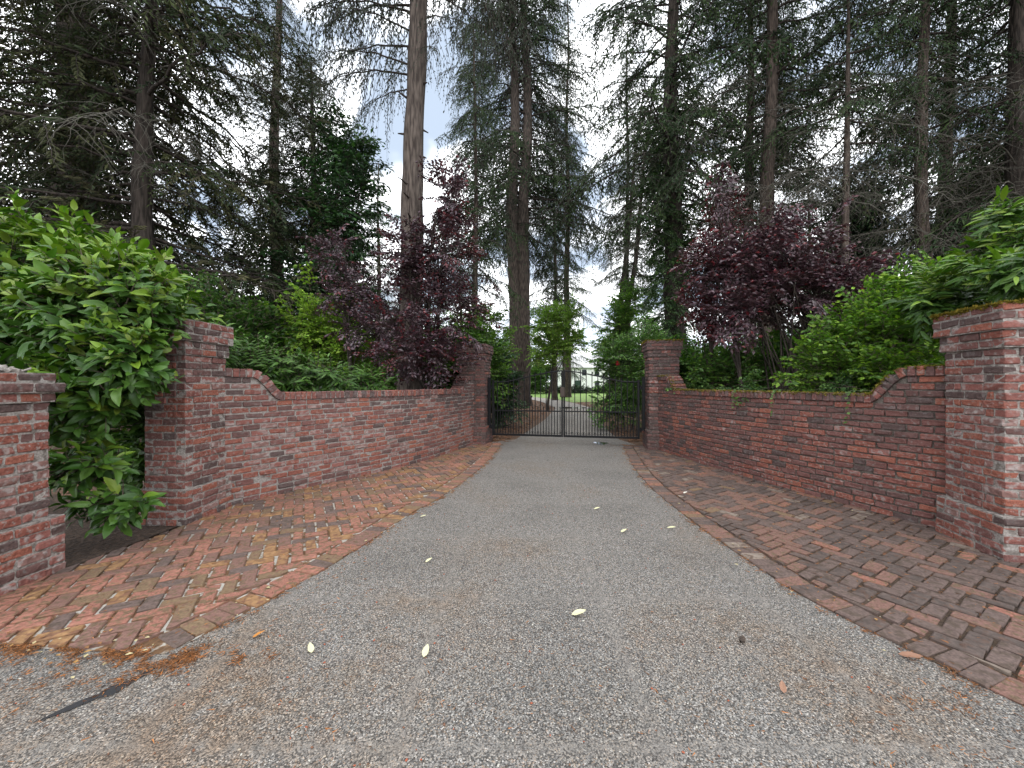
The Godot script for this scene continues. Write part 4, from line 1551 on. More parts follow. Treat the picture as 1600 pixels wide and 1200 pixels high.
func build_trees() -> void:
	# left: the great spreading cedar over the hedge and darker ones behind it
	conifer("cedar_tree", -10.4, 11.0, 0.30, 19.0, "spreading olive green cedar with visible trunk above the laurel hedge", {"start": 2.2, "reach": 6.2, "limbs": 190, "sets": M.cedar_limbs, "bark": "bark_dark", "droop": 0.16, "dead": 26, "dead_from": 2.5, "dead_to": 12.0, "dead_reach": 4.0, "taper": 0.5, "open": 11.0})
	conifer("cedar_tree", -15.6, 13.5, 0.75, 22.0, "thick dark cedar trunk at the far left behind the hedge", {"start": 3.0, "reach": 5.0, "limbs": 150, "sets": M.cedar_limbs, "bark": "bark_dark", "tint": Color(0.8, 0.75, 0.7), "dead": 40, "dead_from": 3.0, "dead_to": 14.0, "dead_reach": 3.5})
	conifer("cedar_tree", -7.8, 15.0, 0.22, 14.0, "smaller cedar filling in behind the spreading cedar, right of its trunk", {"start": 2.0, "reach": 4.2, "limbs": 120, "sets": M.cedar_limbs, "bark": "bark_dark", "tint": Color(0.75, 0.85, 0.8), "dead": 20})
	conifer("fir_tree", -13.5, 22.0, 0.4, 30.0, "tall dark fir far behind the cedars at upper left", {"start": 3.0, "reach": 4.5, "limbs": 130, "tint": Color(0.8, 0.8, 0.8)})
	conifer("fir_tree", -22.0, 20.0, 0.4, 28.0, "dark fir at the extreme left behind the cedars", {"start": 2.0, "reach": 5.0, "limbs": 120, "tint": Color(0.8, 0.8, 0.75)})
	# the tall bare trunk behind the left wall
	conifer("fir_tree", -2.45, 9.2, 0.29, 26.0, "tall grey fir trunk rising bare through the purple plum", {"start": 11.5, "reach": 3.6, "limbs": 60, "bark": "bark_grey", "droop": 0.4, "lean": Vector3(0.35, 0, 0), "sets": M.weep_limbs})
	weeping_boughs()
	# the double fir beside the drive beyond the gate
	conifer("fir_tree", 0.55, 27.0, 0.52, 40.0, "old double stemmed fir with furrowed bark beside the drive beyond the gate", {"start": 12.0, "reach": 6.8, "limbs": 330, "bark": "bark_grey", "stems": [Vector3(-0.48, 0, 0.1), Vector3(0.40, 0, -0.1)], "droop": 0.38, "sets": M.weep_limbs + M.fir_limbs, "taper": 0.35, "tint": Color(0.9, 0.95, 0.9), "open": 24.0})
	conifer("fir_tree", -1.6, 16.5, 0.15, 17.0, "slender fir trunk between the purple plum and the double fir", {"start": 5.6, "reach": 2.3, "limbs": 70, "sets": M.fir_limbs, "droop": 0.4})
	conifer("fir_tree", 6.35, 44.0, 0.36, 46.0, "straight slim fir trunk above the middle of the gate", {"start": 10.0, "reach": 4.2, "limbs": 120, "droop": 0.35, "bark": "bark_brown"})
	conifer("fir_tree", 4.0, 36.0, 0.22, 28.0, "thin fir just right of the double fir", {"start": 8.5, "reach": 3.0, "limbs": 90, "tint": Color(1.25, 1.35, 1.2)})
	conifer("fir_tree", 9.2, 36.0, 0.32, 30.0, "leaning dark fir with a forked stem right of the gate middle", {"start": 11.0, "reach": 3.6, "limbs": 90, "bark": "bark_dark", "lean": Vector3(3.2, 0, 0), "droop": 0.3, "stems": [Vector3.ZERO, Vector3(0.9, 0, 0)], "dead": 20, "dead_from": 6.0, "dead_to": 16.0, "dead_reach": 3.0})
	conifer("fir_tree", 12.0, 40.0, 0.32, 38.0, "straight fir beside the leaning forked fir", {"start": 12.0, "reach": 4.0, "limbs": 110, "bark": "bark_dark"})
	# right of the gate
	var ivy := conifer("fir_tree", 6.8, 16.2, 0.46, 27.0, "thick fir trunk wrapped in ivy right of the gate", {"start": 8.5, "reach": 5.2, "limbs": 120, "bark": "bark_dark", "droop": 0.3, "dead": 26, "dead_from": 7.0, "dead_to": 15.0, "dead_reach": 4.0, "taper": 0.35})
	rng.seed = 500
	var ix := []
	for i in 620:
		var y := rng.randf_range(0.2, 13.0)
		var a := rng.randf() * TAU
		var rr := 0.4 + 0.75 * pow(rng.randf(), 1.5) * (1.0 - 0.4 * y / 13.0)
		var dir := Vector3(cos(a), -0.1, sin(a))
		ix.append(Transform3D(basis_of((dir + rdir() * 0.6).normalized(), Vector3.UP).scaled(Vector3.ONE * rng.randf_range(0.4, 0.8)), W(6.8, 16.2) + Vector3(dir.x * rr - dir.x * 0.3 - 0.25, y, dir.z * rr - dir.z * 0.3)))
	foliage(ivy, M.ivy_sets, ix, Color.WHITE, "ivy")
	conifer("fir_tree", 9.35, 14.0, 0.30, 25.0, "rough vine covered fir trunk behind the right purple plum", {"open": 15.0, "start": 10.5, "reach": 4.2, "limbs": 80, "bark": "bark_brown", "dead": 44, "dead_from": 4.0, "dead_to": 14.0, "dead_reach": 3.6, "droop": 0.25, "taper": 0.35})
	conifer("fir_tree", 10.3, 12.0, 0.145, 15.0, "thin crooked fir trunk right of the purple plum", {"open": 13.0, "start": 9.0, "reach": 2.8, "limbs": 46, "bark": "bark_brown", "lean": Vector3(0.25, 0, 0), "dead": 40, "dead_from": 4.0, "dead_to": 11.0, "dead_reach": 3.2})
	conifer("fir_tree", 14.0, 13.0, 0.23, 24.0, "straight brown fir trunk above the right laurel", {"open": 14.0, "start": 9.5, "reach": 4.4, "limbs": 80, "bark": "bark_brown", "dead": 30, "dead_from": 4.5, "dead_to": 12.0, "dead_reach": 3.8, "droop": 0.3, "taper": 0.35})
	conifer("fir_tree", 16.0, 12.1, 0.33, 26.0, "broad shaggy fir trunk at the right edge", {"open": 14.0, "start": 6.0, "reach": 5.0, "limbs": 120, "bark": "bark_dark", "dead": 50, "dead_from": 4.0, "dead_to": 12.0, "dead_reach": 4.0, "droop": 0.35, "taper": 0.35})
	conifer("fir_tree", 13.0, 21.0, 0.32, 30.0, "dark fir standing behind the thin crooked trunk", {"start": 8.0, "reach": 5.0, "limbs": 130, "tint": Color(0.85, 0.9, 0.85)})
	conifer("fir_tree", 20.5, 18.0, 0.36, 28.0, "dense dark fir behind the right edge trunk", {"start": 3.0, "reach": 5.5, "limbs": 150, "tint": Color(0.9, 1.0, 0.85)})
	conifer("fir_tree", 17.5, 26.0, 0.36, 32.0, "distant dark fir between the two right hand trunks", {"start": 7.0, "reach": 5.0, "limbs": 110, "tint": Color(0.9, 0.95, 0.9)})
	# broad-leaved evergreens among them
	bush("evergreen_tree", "dark glossy evergreen tree in front of the sky left of the tall fir", "tree", "", [[W(-5.9, 13.4, 7.4), Vector3(1.45, 2.3, 1.4)], [W(-5.6, 13.2, 9.4), Vector3(0.85, 1.5, 0.85)], [W(-6.3, 13.4, 4.8), Vector3(1.6, 1.6, 1.5)]], M.dark_sets, 400, 0.85, Color(1.3, 1.35, 1.3), 1, 0.14, "bark_dark", "trunk")
	bush("holly_tree", "black green holly tree between two right hand fir trunks", "tree", "", [[W(15.0, 17.0, 6.0), Vector3(1.5, 3.0, 1.5)], [W(15.4, 17.0, 9.0), Vector3(1.0, 2.0, 1.0)], [W(14.6, 17.0, 3.4), Vector3(1.7, 2.0, 1.6)]], M.dark_sets, 965, 0.9, Color(0.7, 0.75, 0.75), 1, 0.15, "bark_dark", "trunk")
	bush("holly_tree", "broad dark holly tree behind the right laurel", "tree", "", [[W(19.5, 16.0, 5.4), Vector3(2.2, 3.4, 1.8)], [W(19.2, 16.0, 8.6), Vector3(1.3, 2.0, 1.3)]], M.dark_sets, 1058, 0.95, Color(0.75, 0.8, 0.75), 1, 0.18, "bark_dark", "trunk")
	# purple plums
	bush("purple_plum_tree", "purple leaved plum tree around the tall bare fir trunk", "tree", "purple leaved plum trees", [[W(-2.0, 8.95, 3.9), Vector3(0.7, 0.6, 0.6)], [W(-1.45, 8.6, 4.4), Vector3(0.85, 1.1, 0.8)], [W(-1.45, 8.5, 5.6), Vector3(0.55, 0.8, 0.6)], [W(-1.55, 8.5, 3.2), Vector3(0.95, 0.8, 0.8)], [W(-2.3, 8.3, 4.4), Vector3(0.55, 0.6, 0.5)], [W(-2.3, 8.1, 2.3), Vector3(1.0, 0.75, 0.7)], [W(-1.5, 8.5, 2.0), Vector3(0.65, 0.55, 0.55)]], M.plum_sets + M.plum_sets + M.red_sets, 360, 0.55, Color.WHITE, 3, 0.05, "bark_dark", "trunk")
	bush("purple_plum_tree", "smaller dusky purple plum tree behind the laurel over the left wall", "tree", "purple leaved plum trees", [[W(-3.9, 9.6, 3.9), Vector3(1.05, 0.7, 0.8)], [W(-3.3, 9.4, 2.9), Vector3(1.0, 0.75, 0.8)], [W(-4.5, 9.8, 4.8), Vector3(0.6, 0.55, 0.5)]], M.plum_sets, 160, 0.55, Color(1.2, 1.3, 1.3), 2, 0.05, "bark_dark", "trunk")
	bush("purple_plum_tree", "broad dusky purple plum tree above the right wall", "tree", "purple leaved plum trees", [[W(4.9, 7.4, 3.5), Vector3(1.4, 0.8, 1.0)], [W(5.3, 7.5, 4.1), Vector3(1.1, 0.7, 0.9)], [W(4.3, 7.4, 2.95), Vector3(1.05, 0.5, 0.8)], [W(5.9, 7.4, 3.3), Vector3(0.85, 0.65, 0.8)], [W(6.7, 7.5, 3.4), Vector3(0.75, 0.35, 0.6)], [W(4.15, 7.6, 5.1), Vector3(0.25, 0.35, 0.25)], [W(4.2, 7.6, 3.8), Vector3(0.8, 0.5, 0.7)]], M.plum_sets, 470, 0.55, Color(1.1, 1.05, 1.05), 5, 0.045, "bark_dark", "trunk")
	bush("purple_plum_tree", "crimson leaved young plum on the gate side of the broad plum", "tree", "purple leaved plum trees", [[W(4.05, 7.9, 3.9), Vector3(0.55, 0.6, 0.5)], [W(3.95, 7.9, 2.9), Vector3(0.5, 0.55, 0.5)], [W(4.5, 8.0, 4.9), Vector3(0.45, 0.35, 0.4)]], M.red_sets, 90, 0.5, Color(1.0, 1.0, 1.0), 2, 0.03, "bark_dark", "trunk")

func weeping_boughs() -> void:
	# long boughs of the tall bare fir hanging to its left
	var t: Node3D = null
	for c in get_children():
		if c.has_meta("label") and str(c.get_meta("label")).begins_with("tall grey fir trunk"): t = c
	rng.seed = 77
	var xs := []
	var cs := []
	for q in [[8.9, PI + 0.1, 2.3, -0.05], [9.9, PI - 0.5, 2.0, 0.1], [10.6, PI + 0.3, 2.6, -0.1], [11.4, PI - 0.1, 2.2, 0.0], [10.2, 0.4, 1.6, 0.3], [11.0, -0.3, 2.0, 0.2], [9.4, 0.9, 1.1, 0.4], [9.1, PI - 0.25, 2.1, 0.0], [8.6, PI + 0.35, 1.6, 0.05], [10.4, PI - 0.15, 2.4, 0.05], [10.9, PI + 0.05, 2.7, 0.1], [9.6, PI + 0.15, 2.2, 0.0]]:
		var dir := Vector3(cos(q[1]), -q[3], sin(q[1])).normalized()
		xs.append(Transform3D(basis_of(dir, Vector3.UP).scaled(Vector3.ONE * q[2] / 3.0), W(-2.3, 9.2, q[0])))
		cs.append(Color.WHITE)
	for i in 16:
		var y := 2.2 + i * 0.42 + rng.randf() * 0.3
		var a := rng.randf() * TAU
		var mb := MB.new()
		var d := Vector3(cos(a), 0.1, sin(a))
		var o := Vector3(0.35 * y / 26.0, y, 0) + d * 0.2
		mb.tube([o, o + d * 0.1, o + d * rng.randf_range(0.14, 0.3)], [0.028, 0.022, 0.012], 6)
		part(mb.mesh(), "branch_stub", M.bark_dark, t)
	var mm := many(M.weep_limbs[0], xs, cs, "hanging_boughs", null, t)
	mm.set_meta("kind", "stuff")

func build_shrubs() -> void:
	var g := "shrubs behind the walls"
	# behind the left wall
	bush("leafy_shrub", "yellow green shrub glowing behind the laurel over the left wall", "shrub", g, [[W(-5.2, 10.5, 3.0), Vector3(1.1, 1.2, 0.9)], [W(-4.4, 10.6, 2.0), Vector3(1.0, 0.9, 0.8)]], M.lime_sets, 252, 0.75, Color(1.3, 1.3, 0.9), 2)
	bush("leafy_shrub", "dark bushy understorey behind the left wall beside the pillar", "shrub", g, [[W(-7.2, 9.5, 2.2), Vector3(1.8, 1.7, 1.0)], [W(-8.6, 9.8, 2.6), Vector3(1.5, 1.6, 1.0)]], M.green_sets, 390, 0.8, Color(0.55, 0.6, 0.55), 2)
	bush("leafy_shrub", "green shrub low behind the purple plum and left wall", "shrub", g, [[W(-3.0, 10.8, 1.6), Vector3(1.3, 1.0, 0.9)], [W(-1.8, 11.0, 1.8), Vector3(1.0, 1.0, 0.8)]], M.green_sets, 345, 0.7, Color(0.9, 0.9, 0.8), 2)
	bush("leafy_shrub", "fresh green bush behind the left gate pillar", "shrub", g, [[W(-1.35, 12.6, 2.7), Vector3(0.9, 1.0, 0.8)], [W(-0.9, 12.8, 1.7), Vector3(0.75, 1.0, 0.7)]], M.green_sets, 345, 0.62, Color(1.1, 1.1, 0.9), 2)
	bush("evergreen_shrub", "dark evergreen shrub just inside the gate at left", "shrub", g, [[W(-0.35, 13.4, 1.0), Vector3(0.62, 1.0, 0.6)], [W(-0.9, 14.0, 2.0), Vector3(0.8, 1.2, 0.8)]], M.dark_sets, 322, 0.6, Color(0.9, 0.95, 0.9), 2)
	# beyond the gate
	bush("maple_tree", "light green young maple beside the double fir beyond the gate", "tree", "", [[W(2.0, 22.0, 4.9), Vector3(1.1, 1.2, 1.0)], [W(3.1, 22.5, 5.3), Vector3(1.2, 1.1, 1.0)], [W(2.5, 22.0, 3.6), Vector3(1.5, 0.8, 1.1)], [W(3.7, 23.0, 4.1), Vector3(1.0, 0.8, 0.9)], [W(1.5, 21.8, 3.0), Vector3(0.7, 0.6, 0.7)]], M.lime_sets, 330, 0.8, Color(1.0, 1.05, 0.95), 1, 0.08, "bark_dark", "trunk")
	bush("garden_tree", "loose green tree right of the gate middle in front of the leaning fir", "tree", "", [[W(5.6, 20.0, 4.6), Vector3(1.1, 1.2, 1.0)], [W(6.3, 20.5, 5.8), Vector3(0.9, 1.0, 0.9)], [W(5.2, 20.0, 3.2), Vector3(1.0, 0.8, 0.9)]], M.green_sets, 240, 0.75, Color(1.25, 1.25, 1.05), 1, 0.07, "bark_dark", "trunk")
	bush("garden_tree", "loose green tree between the left gate pillar and the double fir", "tree", "", [[W(-1.2, 18.0, 4.4), Vector3(0.9, 1.0, 0.9)], [W(-0.6, 18.0, 3.1), Vector3(0.9, 0.9, 0.8)], [W(-2.2, 18.0, 3.4), Vector3(1.0, 1.0, 0.9)]], M.lime_sets, 230, 0.7, Color(0.85, 0.95, 0.9), 1, 0.07, "bark_dark", "trunk")
	bush("rhododendron", "large rhododendron with one red flower inside the gate at right", "shrub", g, [[W(3.75, 12.8, 1.5), Vector3(1.05, 1.4, 0.9)], [W(4.4, 13.0, 2.6), Vector3(1.0, 1.0, 0.9)], [W(3.4, 12.6, 0.8), Vector3(0.8, 0.7, 0.7)], [W(5.2, 13.0, 1.8), Vector3(1.0, 1.2, 0.8)], [W(3.5, 12.7, 2.4), Vector3(0.7, 0.7, 0.6)]], M.rhodo_sets, 520, 0.5, Color(1.15, 1.15, 1.0), 3)
	# behind the right wall
	bush("leafy_shrub", "rounded green shrub behind the right gate pillar", "shrub", g, [[W(4.6, 10.8, 1.8), Vector3(0.9, 0.9, 0.8)], [W(5.6, 10.6, 1.6), Vector3(0.9, 0.9, 0.8)]], M.green_sets, 390, 0.55, Color(0.75, 0.85, 0.75), 2)
	bush("leafy_shrub", "bright green spreading shrub beside the right tall pillar", "shrub", g, [[W(5.6, 5.7, 2.1), Vector3(0.95, 0.8, 0.6)], [W(5.0, 5.9, 1.7), Vector3(0.75, 0.65, 0.6)], [W(6.1, 5.7, 2.7), Vector3(0.75, 0.6, 0.6)], [W(5.1, 5.2, 1.55), Vector3(0.5, 0.4, 0.45)]], M.green_sets, 720, 0.43, Color(1.5, 1.4, 0.85), 3, 0.015)
	bush("leafy_shrub", "thin leafy saplings behind the right wall under the plum", "shrub", g, [[W(5.2, 8.6, 1.7), Vector3(1.1, 0.7, 0.7)], [W(6.4, 8.6, 1.8), Vector3(1.1, 0.9, 0.7)], [W(4.3, 8.0, 1.6), Vector3(0.6, 0.45, 0.5)]], M.green_sets, 390, 0.55, Color(0.9, 0.95, 0.85), 4, 0.02)
	bush("leafy_shrub", "dark undergrowth behind the bright shrub on the right", "shrub", g, [[W(8.4, 8.6, 2.0), Vector3(1.6, 1.6, 0.9)], [W(10.5, 9.0, 2.2), Vector3(1.6, 1.8, 0.9)]], M.green_sets, 459, 0.75, Color(0.55, 0.65, 0.55), 3)
	# low leaves along the foot of the trees behind the right wall
	bush("ground_ivy", "ivy and low leaves along the top of the right wall", "ivy", "", [[W(4.2, 6.6, 1.25), Vector3(0.35, 0.25, 0.9)], [W(4.55, 5.2, 1.25), Vector3(0.3, 0.28, 0.7)], [W(3.85, 8.0, 1.25), Vector3(0.3, 0.25, 0.6)]], M.ivy_sets, 90, 0.38, Color(1.7, 1.7, 1.4), 2, 0.01)
	# three ivy trails that hang over the right coping
	for q in [[3.86, 5.62, 0.34, "ivy trail hanging over the middle of the right wall"], [3.68, 6.30, 0.26, "short ivy trail on the right wall nearer the gate"], [4.13, 4.68, 0.36, "ivy trail hanging over the right wall near its upsweep"]]:
		rng.seed = hash(q[3])
		var t := thing("ivy_trail", W(q[0], q[1], 1.39), 0.0, q[3], "ivy", "ivy trails on the right wall")
		var st := MB.new()
		var pts := [Vector3(0.2, 0.03, 0.05), Vector3(0, 0.03, 0), Vector3(-0.06, -0.02, 0.02), Vector3(-0.075, -q[2] * 0.5, 0.05), Vector3(-0.06, -q[2], 0.02)]
		st.tube(pts, [0.003, 0.003, 0.003, 0.002, 0.001], 4)
		part(st.mesh(), "stem", M.green_stem, t)
		for i in 11:
			var u := (i + 1) / 11.0
			var f := u * 4.0
			var j := mini(int(f), 3)
			var p: Vector3 = pts[j].lerp(pts[j + 1], f - j)
			var lm := MB.new()
			lm.colored = true
			var d := Vector3(rng.randf_range(-0.6, -0.1), rng.randf_range(-0.8, 0.1), rng.randf_range(-0.9, 0.9)).normalized()
			small_leaf(lm, Vector3.ZERO, d, Vector3(-0.6, 0.7, 0.3), rng.randf_range(0.035, 0.06), 0.045, Color(0.11, 0.19, 0.05) * rng.randf_range(0.7, 1.2))
			part(lm.mesh(), "leaf", M.leaf, t).position = p

func build_hedges() -> void:
	var broad := []
	for i in 5: broad.append(laurel_leaf(0.15 + 0.012 * i, 0.064 + 0.005 * ((i * 3) % 5), 0.35 + 0.12 * i, 0.3 + 0.06 * i, i))
	var slim := []
	for i in 4: slim.append(laurel_leaf(0.19, 0.043, 0.5 + 0.15 * i, 0.35, 20 + i))
	var dark := laurel_palette([Color(0.036, 0.090, 0.013), Color(0.047, 0.110, 0.016), Color(0.062, 0.138, 0.020), Color(0.038, 0.088, 0.018), Color(0.074, 0.145, 0.024)])
	var light := laurel_palette([Color(0.115, 0.205, 0.020), Color(0.16, 0.26, 0.026), Color(0.085, 0.17, 0.020), Color(0.15, 0.21, 0.03)])
	# pillars that the hedge leaves grow around
	var avoid := [AABB(Vector3(-4.0, 0, -4.72), Vector3(0.58, 2.25, 0.70)), AABB(Vector3(-4.4, 0, -3.05), Vector3(0.82, 1.62, 0.9))]
	laurel("laurel_hedge", "big glossy laurel hedge between the low and the tall pillar at left", "hedge", [
		[W(-4.75, 4.3, 2.2), Vector3(1.25, 1.2, 0.95)], [W(-3.9, 3.7, 2.25), Vector3(0.85, 0.75, 0.62)], [W(-5.3, 4.1, 2.45), Vector3(1.3, 1.0, 1.0)], [W(-3.55, 3.5, 1.75), Vector3(0.52, 0.5, 0.36)], [W(-4.1, 3.6, 1.35), Vector3(0.65, 0.5, 0.42)],
		[W(-4.0, 3.6, 0.75), Vector3(0.5, 0.4, 0.36), 0.5], [W(-3.68, 3.55, 0.42), Vector3(0.42, 0.28, 0.26), 0.9], [W(-4.7, 4.9, 0.9), Vector3(1.1, 1.1, 0.6), 0.7]],
		2100, broad, dark, light, {"avoid": avoid, "young": 1.0, "young_from": 0.45})
	laurel("laurel_bush", "laurel with narrow leaves overhanging the right tall pillar", "shrub", [
		[W(5.15, 3.85, 2.75), Vector3(0.6, 0.6, 0.6)], [W(4.95, 3.4, 2.2), Vector3(0.42, 0.35, 0.36)], [W(5.2, 4.6, 2.5), Vector3(0.6, 0.55, 0.5)], [W(5.0, 3.9, 3.15), Vector3(0.28, 0.3, 0.3)], [W(5.25, 3.0, 1.55), Vector3(0.22, 0.26, 0.22)], [W(5.1, 3.15, 2.05), Vector3(0.32, 0.4, 0.34)], [W(4.5, 3.3, 2.5), Vector3(0.42, 0.26, 0.42), 1.3], [W(5.95, 2.7, 1.5), Vector3(0.7, 1.3, 0.75)], [W(5.6, 3.2, 2.5), Vector3(0.6, 0.5, 0.6)]],
		1000, slim, dark, light, {"young": 0.9, "rise": 0.2, "ranks": true, "long": 1.15, "spacing": 0.036, "green_stem": true, "avoid": [AABB(Vector3(4.2, 0, -3.85), Vector3(0.75, 2.2, 0.78))]})
	laurel("laurel_bush", "laurel with drooping leaves spilling along the left wall top", "shrub", [
		[W(-3.6, 6.9, 1.62), Vector3(0.85, 0.55, 0.6)], [W(-4.3, 6.5, 1.75), Vector3(0.8, 0.65, 0.7)], [W(-2.85, 7.5, 1.5), Vector3(0.7, 0.5, 0.5)], [W(-4.4, 5.6, 2.0), Vector3(0.6, 0.55, 0.5)]],
		560, slim, dark, laurel_palette([Color(0.075, 0.15, 0.03), Color(0.10, 0.19, 0.04)]), {"young": 0.6, "rise": 0.1, "ranks": true, "long": 1.2})

func build_litter() -> void:
	# pale fallen leaves on the asphalt
	rng.seed = 900
	var spots := [[0.385, 2.48, 0.075, 0.1, "pale yellow leaf lying flat in the middle of the drive"], [-0.482, 2.093, 0.06, 1.5, "pale yellow leaf with upturned tip at lower centre left"], [-1.11, 2.127, 0.055, 2.2, "torn cream leaf left of the other pale leaves on the drive"], [1.095, 3.86, 0.06, 0.5, "small yellow leaf right of centre on the drive"], [1.606, 3.98, 0.065, -0.4, "yellow leaf close to the right paving edge"], [-0.723, 3.21, 0.05, 0.8, "small dry leaf left of centre on the drive"], [0.975, 4.57, 0.06, 0.2, "tiny pale leaf farther up the drive"], [-1.03, 4.31, 0.055, 0.0, "pale leaf beside the left edging bricks"], [-1.525, 2.256, 0.05, 0.7, "orange leaf near the left paving corner"], [1.31, 1.85, 0.05, 1.1, "curled brown leaf at lower right on the drive"], [2.13, 2.118, 0.075, -0.6, "rust brown leaf by the right edging"], [2.32, 5.2, 0.05, 0.3, "white petal like leaf on the right paving"]]
	for q in spots:
		var t := laurel_leaf(q[2] * 1.25, q[2] * 0.62, -0.35, 0.35, int(q[0] * 100))
		var col := lin(0.56, 0.54, 0.33)
		if "orange" in q[4]: col = lin(0.42, 0.17, 0.03)
		elif "brown" in q[4]: col = lin(0.25, 0.13, 0.08)
		elif "petal" in q[4]: col = lin(0.6, 0.58, 0.5)
		var m := flat_mat(col, 0.6)
		var o := part(t, "fallen_leaf", m)
		o.position = W(q[0], q[1], 0.012 if q[0] < 2.2 else 0.022)
		o.rotation = Vector3(0.06, q[3], 0.1)
		meta(o, q[4], "leaf", "fallen leaves on the drive")
	# pine cone
	var pc := thing("pine_cone", W(1.34, 2.235, 0.014), 0.7, "small dark pine cone on the drive at lower right", "pine cone")
	var cm := MB.new()
	for ring in 7:
		for k in 7:
			var a := TAU * (k + 0.5 * (ring % 2)) / 7.0
			var r := 0.013 * sin(PI * (ring + 1.2) / 8.5)
			var x := -0.025 + ring * 0.0075
			var d := Vector3(0.35, sin(a), cos(a)).normalized()
			cm.flat(Vector3(x, sin(a - 0.4) * r, cos(a - 0.4) * r), Vector3(x, sin(a + 0.4) * r, cos(a + 0.4) * r), Vector3(x, 0, 0) + d * (r + 0.008), Vector3(1, 0, 0))
	part(cm.mesh(), "scales", M.bark_brown, pc)
	var cc := MB.new()
	cc.tube([Vector3(-0.028, 0, 0), Vector3(-0.01, 0, 0), Vector3(0.012, 0, 0), Vector3(0.03, 0, 0)], [0.006, 0.011, 0.009, 0.002], 7)
	part(cc.mesh(), "core", M.bark_dark, pc)
	# needles swept against the edges
	var nm := MB.new()
	nm.colored = true
	nm.flat(Vector3(0, 0, -0.0025), Vector3(0.034, 0.003, 0.002), Vector3(0.004, 0, 0.003), Vector3.UP)
	nm.flat(Vector3(0, 0.0012, 0), Vector3(0.034, 0.002, 0), Vector3(0, -0.0008, 0), Vector3(0, 0, 1))
	var needle := nm.mesh()
	var xs := []
	var cs := []
	var clumps := FastNoiseLite.new()
	clumps.seed = 33
	clumps.frequency = 4.5
	clumps.fractal_octaves = 3
	var drop := func(p: Vector2, y: float) -> void:
		if y < 0.007 and clumps.get_noise_2d(p.x, p.y) < rng.randf_range(-0.08, 0.16): return
		var a := rng.randf() * TAU
		xs.append(Transform3D(Basis(Vector3.UP, a).rotated(Vector3(cos(a), 0, -sin(a)), rng.randf() * 6.0) * Basis(Vector3(0, 0, 1), rng.randfn(0.04, 0.12)).scaled(Vector3.ONE * rng.randf_range(0.5, 1.1)), W(p.x, p.y, y + absf(rng.randfn(0, 0.003)))))
		var g := rng.randf_range(0.3, 1.5)
		cs.append(Color(0.30 * g, 0.125 * g, 0.045 * g) if rng.randf() < 0.7 else Color(0.15 * g, 0.08 * g, 0.045 * g))
	for ln in [[left_edge, 1.0, 6500], [left_front, 1.0, 4200], [right_edge, -1.0, 4200]]:
		var sp := smooth_path(ln[0])
		var c: Curve3D = sp[0]
		for i in ln[2]:
			var s := rng.randf() * float(sp[1])
			var clump := 0.5 + 0.5 * sin(s * 5.0) * sin(s * 2.3 + 1.0)
			if rng.randf() > 0.25 + clump: continue
			var p := c.sample_baked(s)
			drop.call(Vector2(p.x, -p.z) + Vector2(rng.randfn(0.01 * ln[1], 0.035), rng.randfn(-0.01, 0.03)), 0.006)
	for q in [[-1.80, 2.10, 0.10, 900], [-1.95, 2.02, 0.16, 800], [-2.2, 2.02, 0.16, 650], [-2.75, 2.08, 0.2, 750], [-1.45, 2.1, 0.07, 500], [-2.5, 1.6, 0.3, 400], [2.05, 1.75, 0.22, 500], [1.6, 1.62, 0.3, 260], [0.0, 1.75, 0.7, 260], [-0.9, 1.8, 0.6, 260], [-0.35, 10.0, 0.22, 900], [2.85, 9.3, 0.2, 900]]:
		for i in q[3]: drop.call(Vector2(q[0] + rng.randfn(0, q[2]), q[1] + rng.randfn(0, q[2] * 0.5)), 0.005)
	for i in 5200:
		# thinly over both pavings, more in the joints' reach
		var p := Vector2(rng.randf_range(-3.4, -1.0), rng.randf_range(2.2, 8.5)) if i % 2 else Vector2(rng.randf_range(2.1, 4.4), rng.randf_range(1.5, 8.5))
		drop.call(p, 0.018 if rng.randf() < 0.5 else 0.008)
	var lt := many(needle, xs, cs, "needle_litter", M.litter)
	meta(lt, "rust coloured conifer needles swept against the paving edges", "needles", "", "stuff")
	var dry := MB.new()
	dry.colored = true
	small_leaf(dry, Vector3.ZERO, Vector3(1, 0.15, 0), Vector3.UP, 0.03, 0.018, Color.WHITE)
	var dx := []
	var dc := []
	for i in 420:
		var sp: Array = smooth_path([left_edge, right_edge, left_front, left_wall_line, right_wall_line][i % 5])
		var q: Vector3 = (sp[0] as Curve3D).sample_baked(rng.randf() * float(sp[1]))
		q += Vector3(rng.randfn(0, 0.09), 0, rng.randfn(0, 0.09))
		if i % 5 == 3: q += Vector3(0.14, 0, 0.06)
		if i % 5 == 4: q += Vector3(-0.14, 0, 0.03)
		dx.append(Transform3D(Basis(Vector3.UP, rng.randf() * TAU).scaled(Vector3.ONE * rng.randf_range(0.4, 1.3)), Vector3(q.x, 0.024, q.z)))
		dc.append([Color(0.22, 0.11, 0.05), Color(0.33, 0.19, 0.07), Color(0.13, 0.07, 0.04), Color(0.42, 0.36, 0.2)][rng.randi() % 4])
	meta(many(dry.mesh(), dx, dc, "leaf_litter", M.litter), "dry brown leaves caught along the paving edges and wall feet", "leaves", "", "stuff")
	# crumbs of brick, bark and small leaves
	var cr := []
	var ccol := []
	var chip := MB.new()
	chip.colored = true
	chip.box(Transform3D(), Vector3(0.009, 0.004, 0.006), 0.0015)
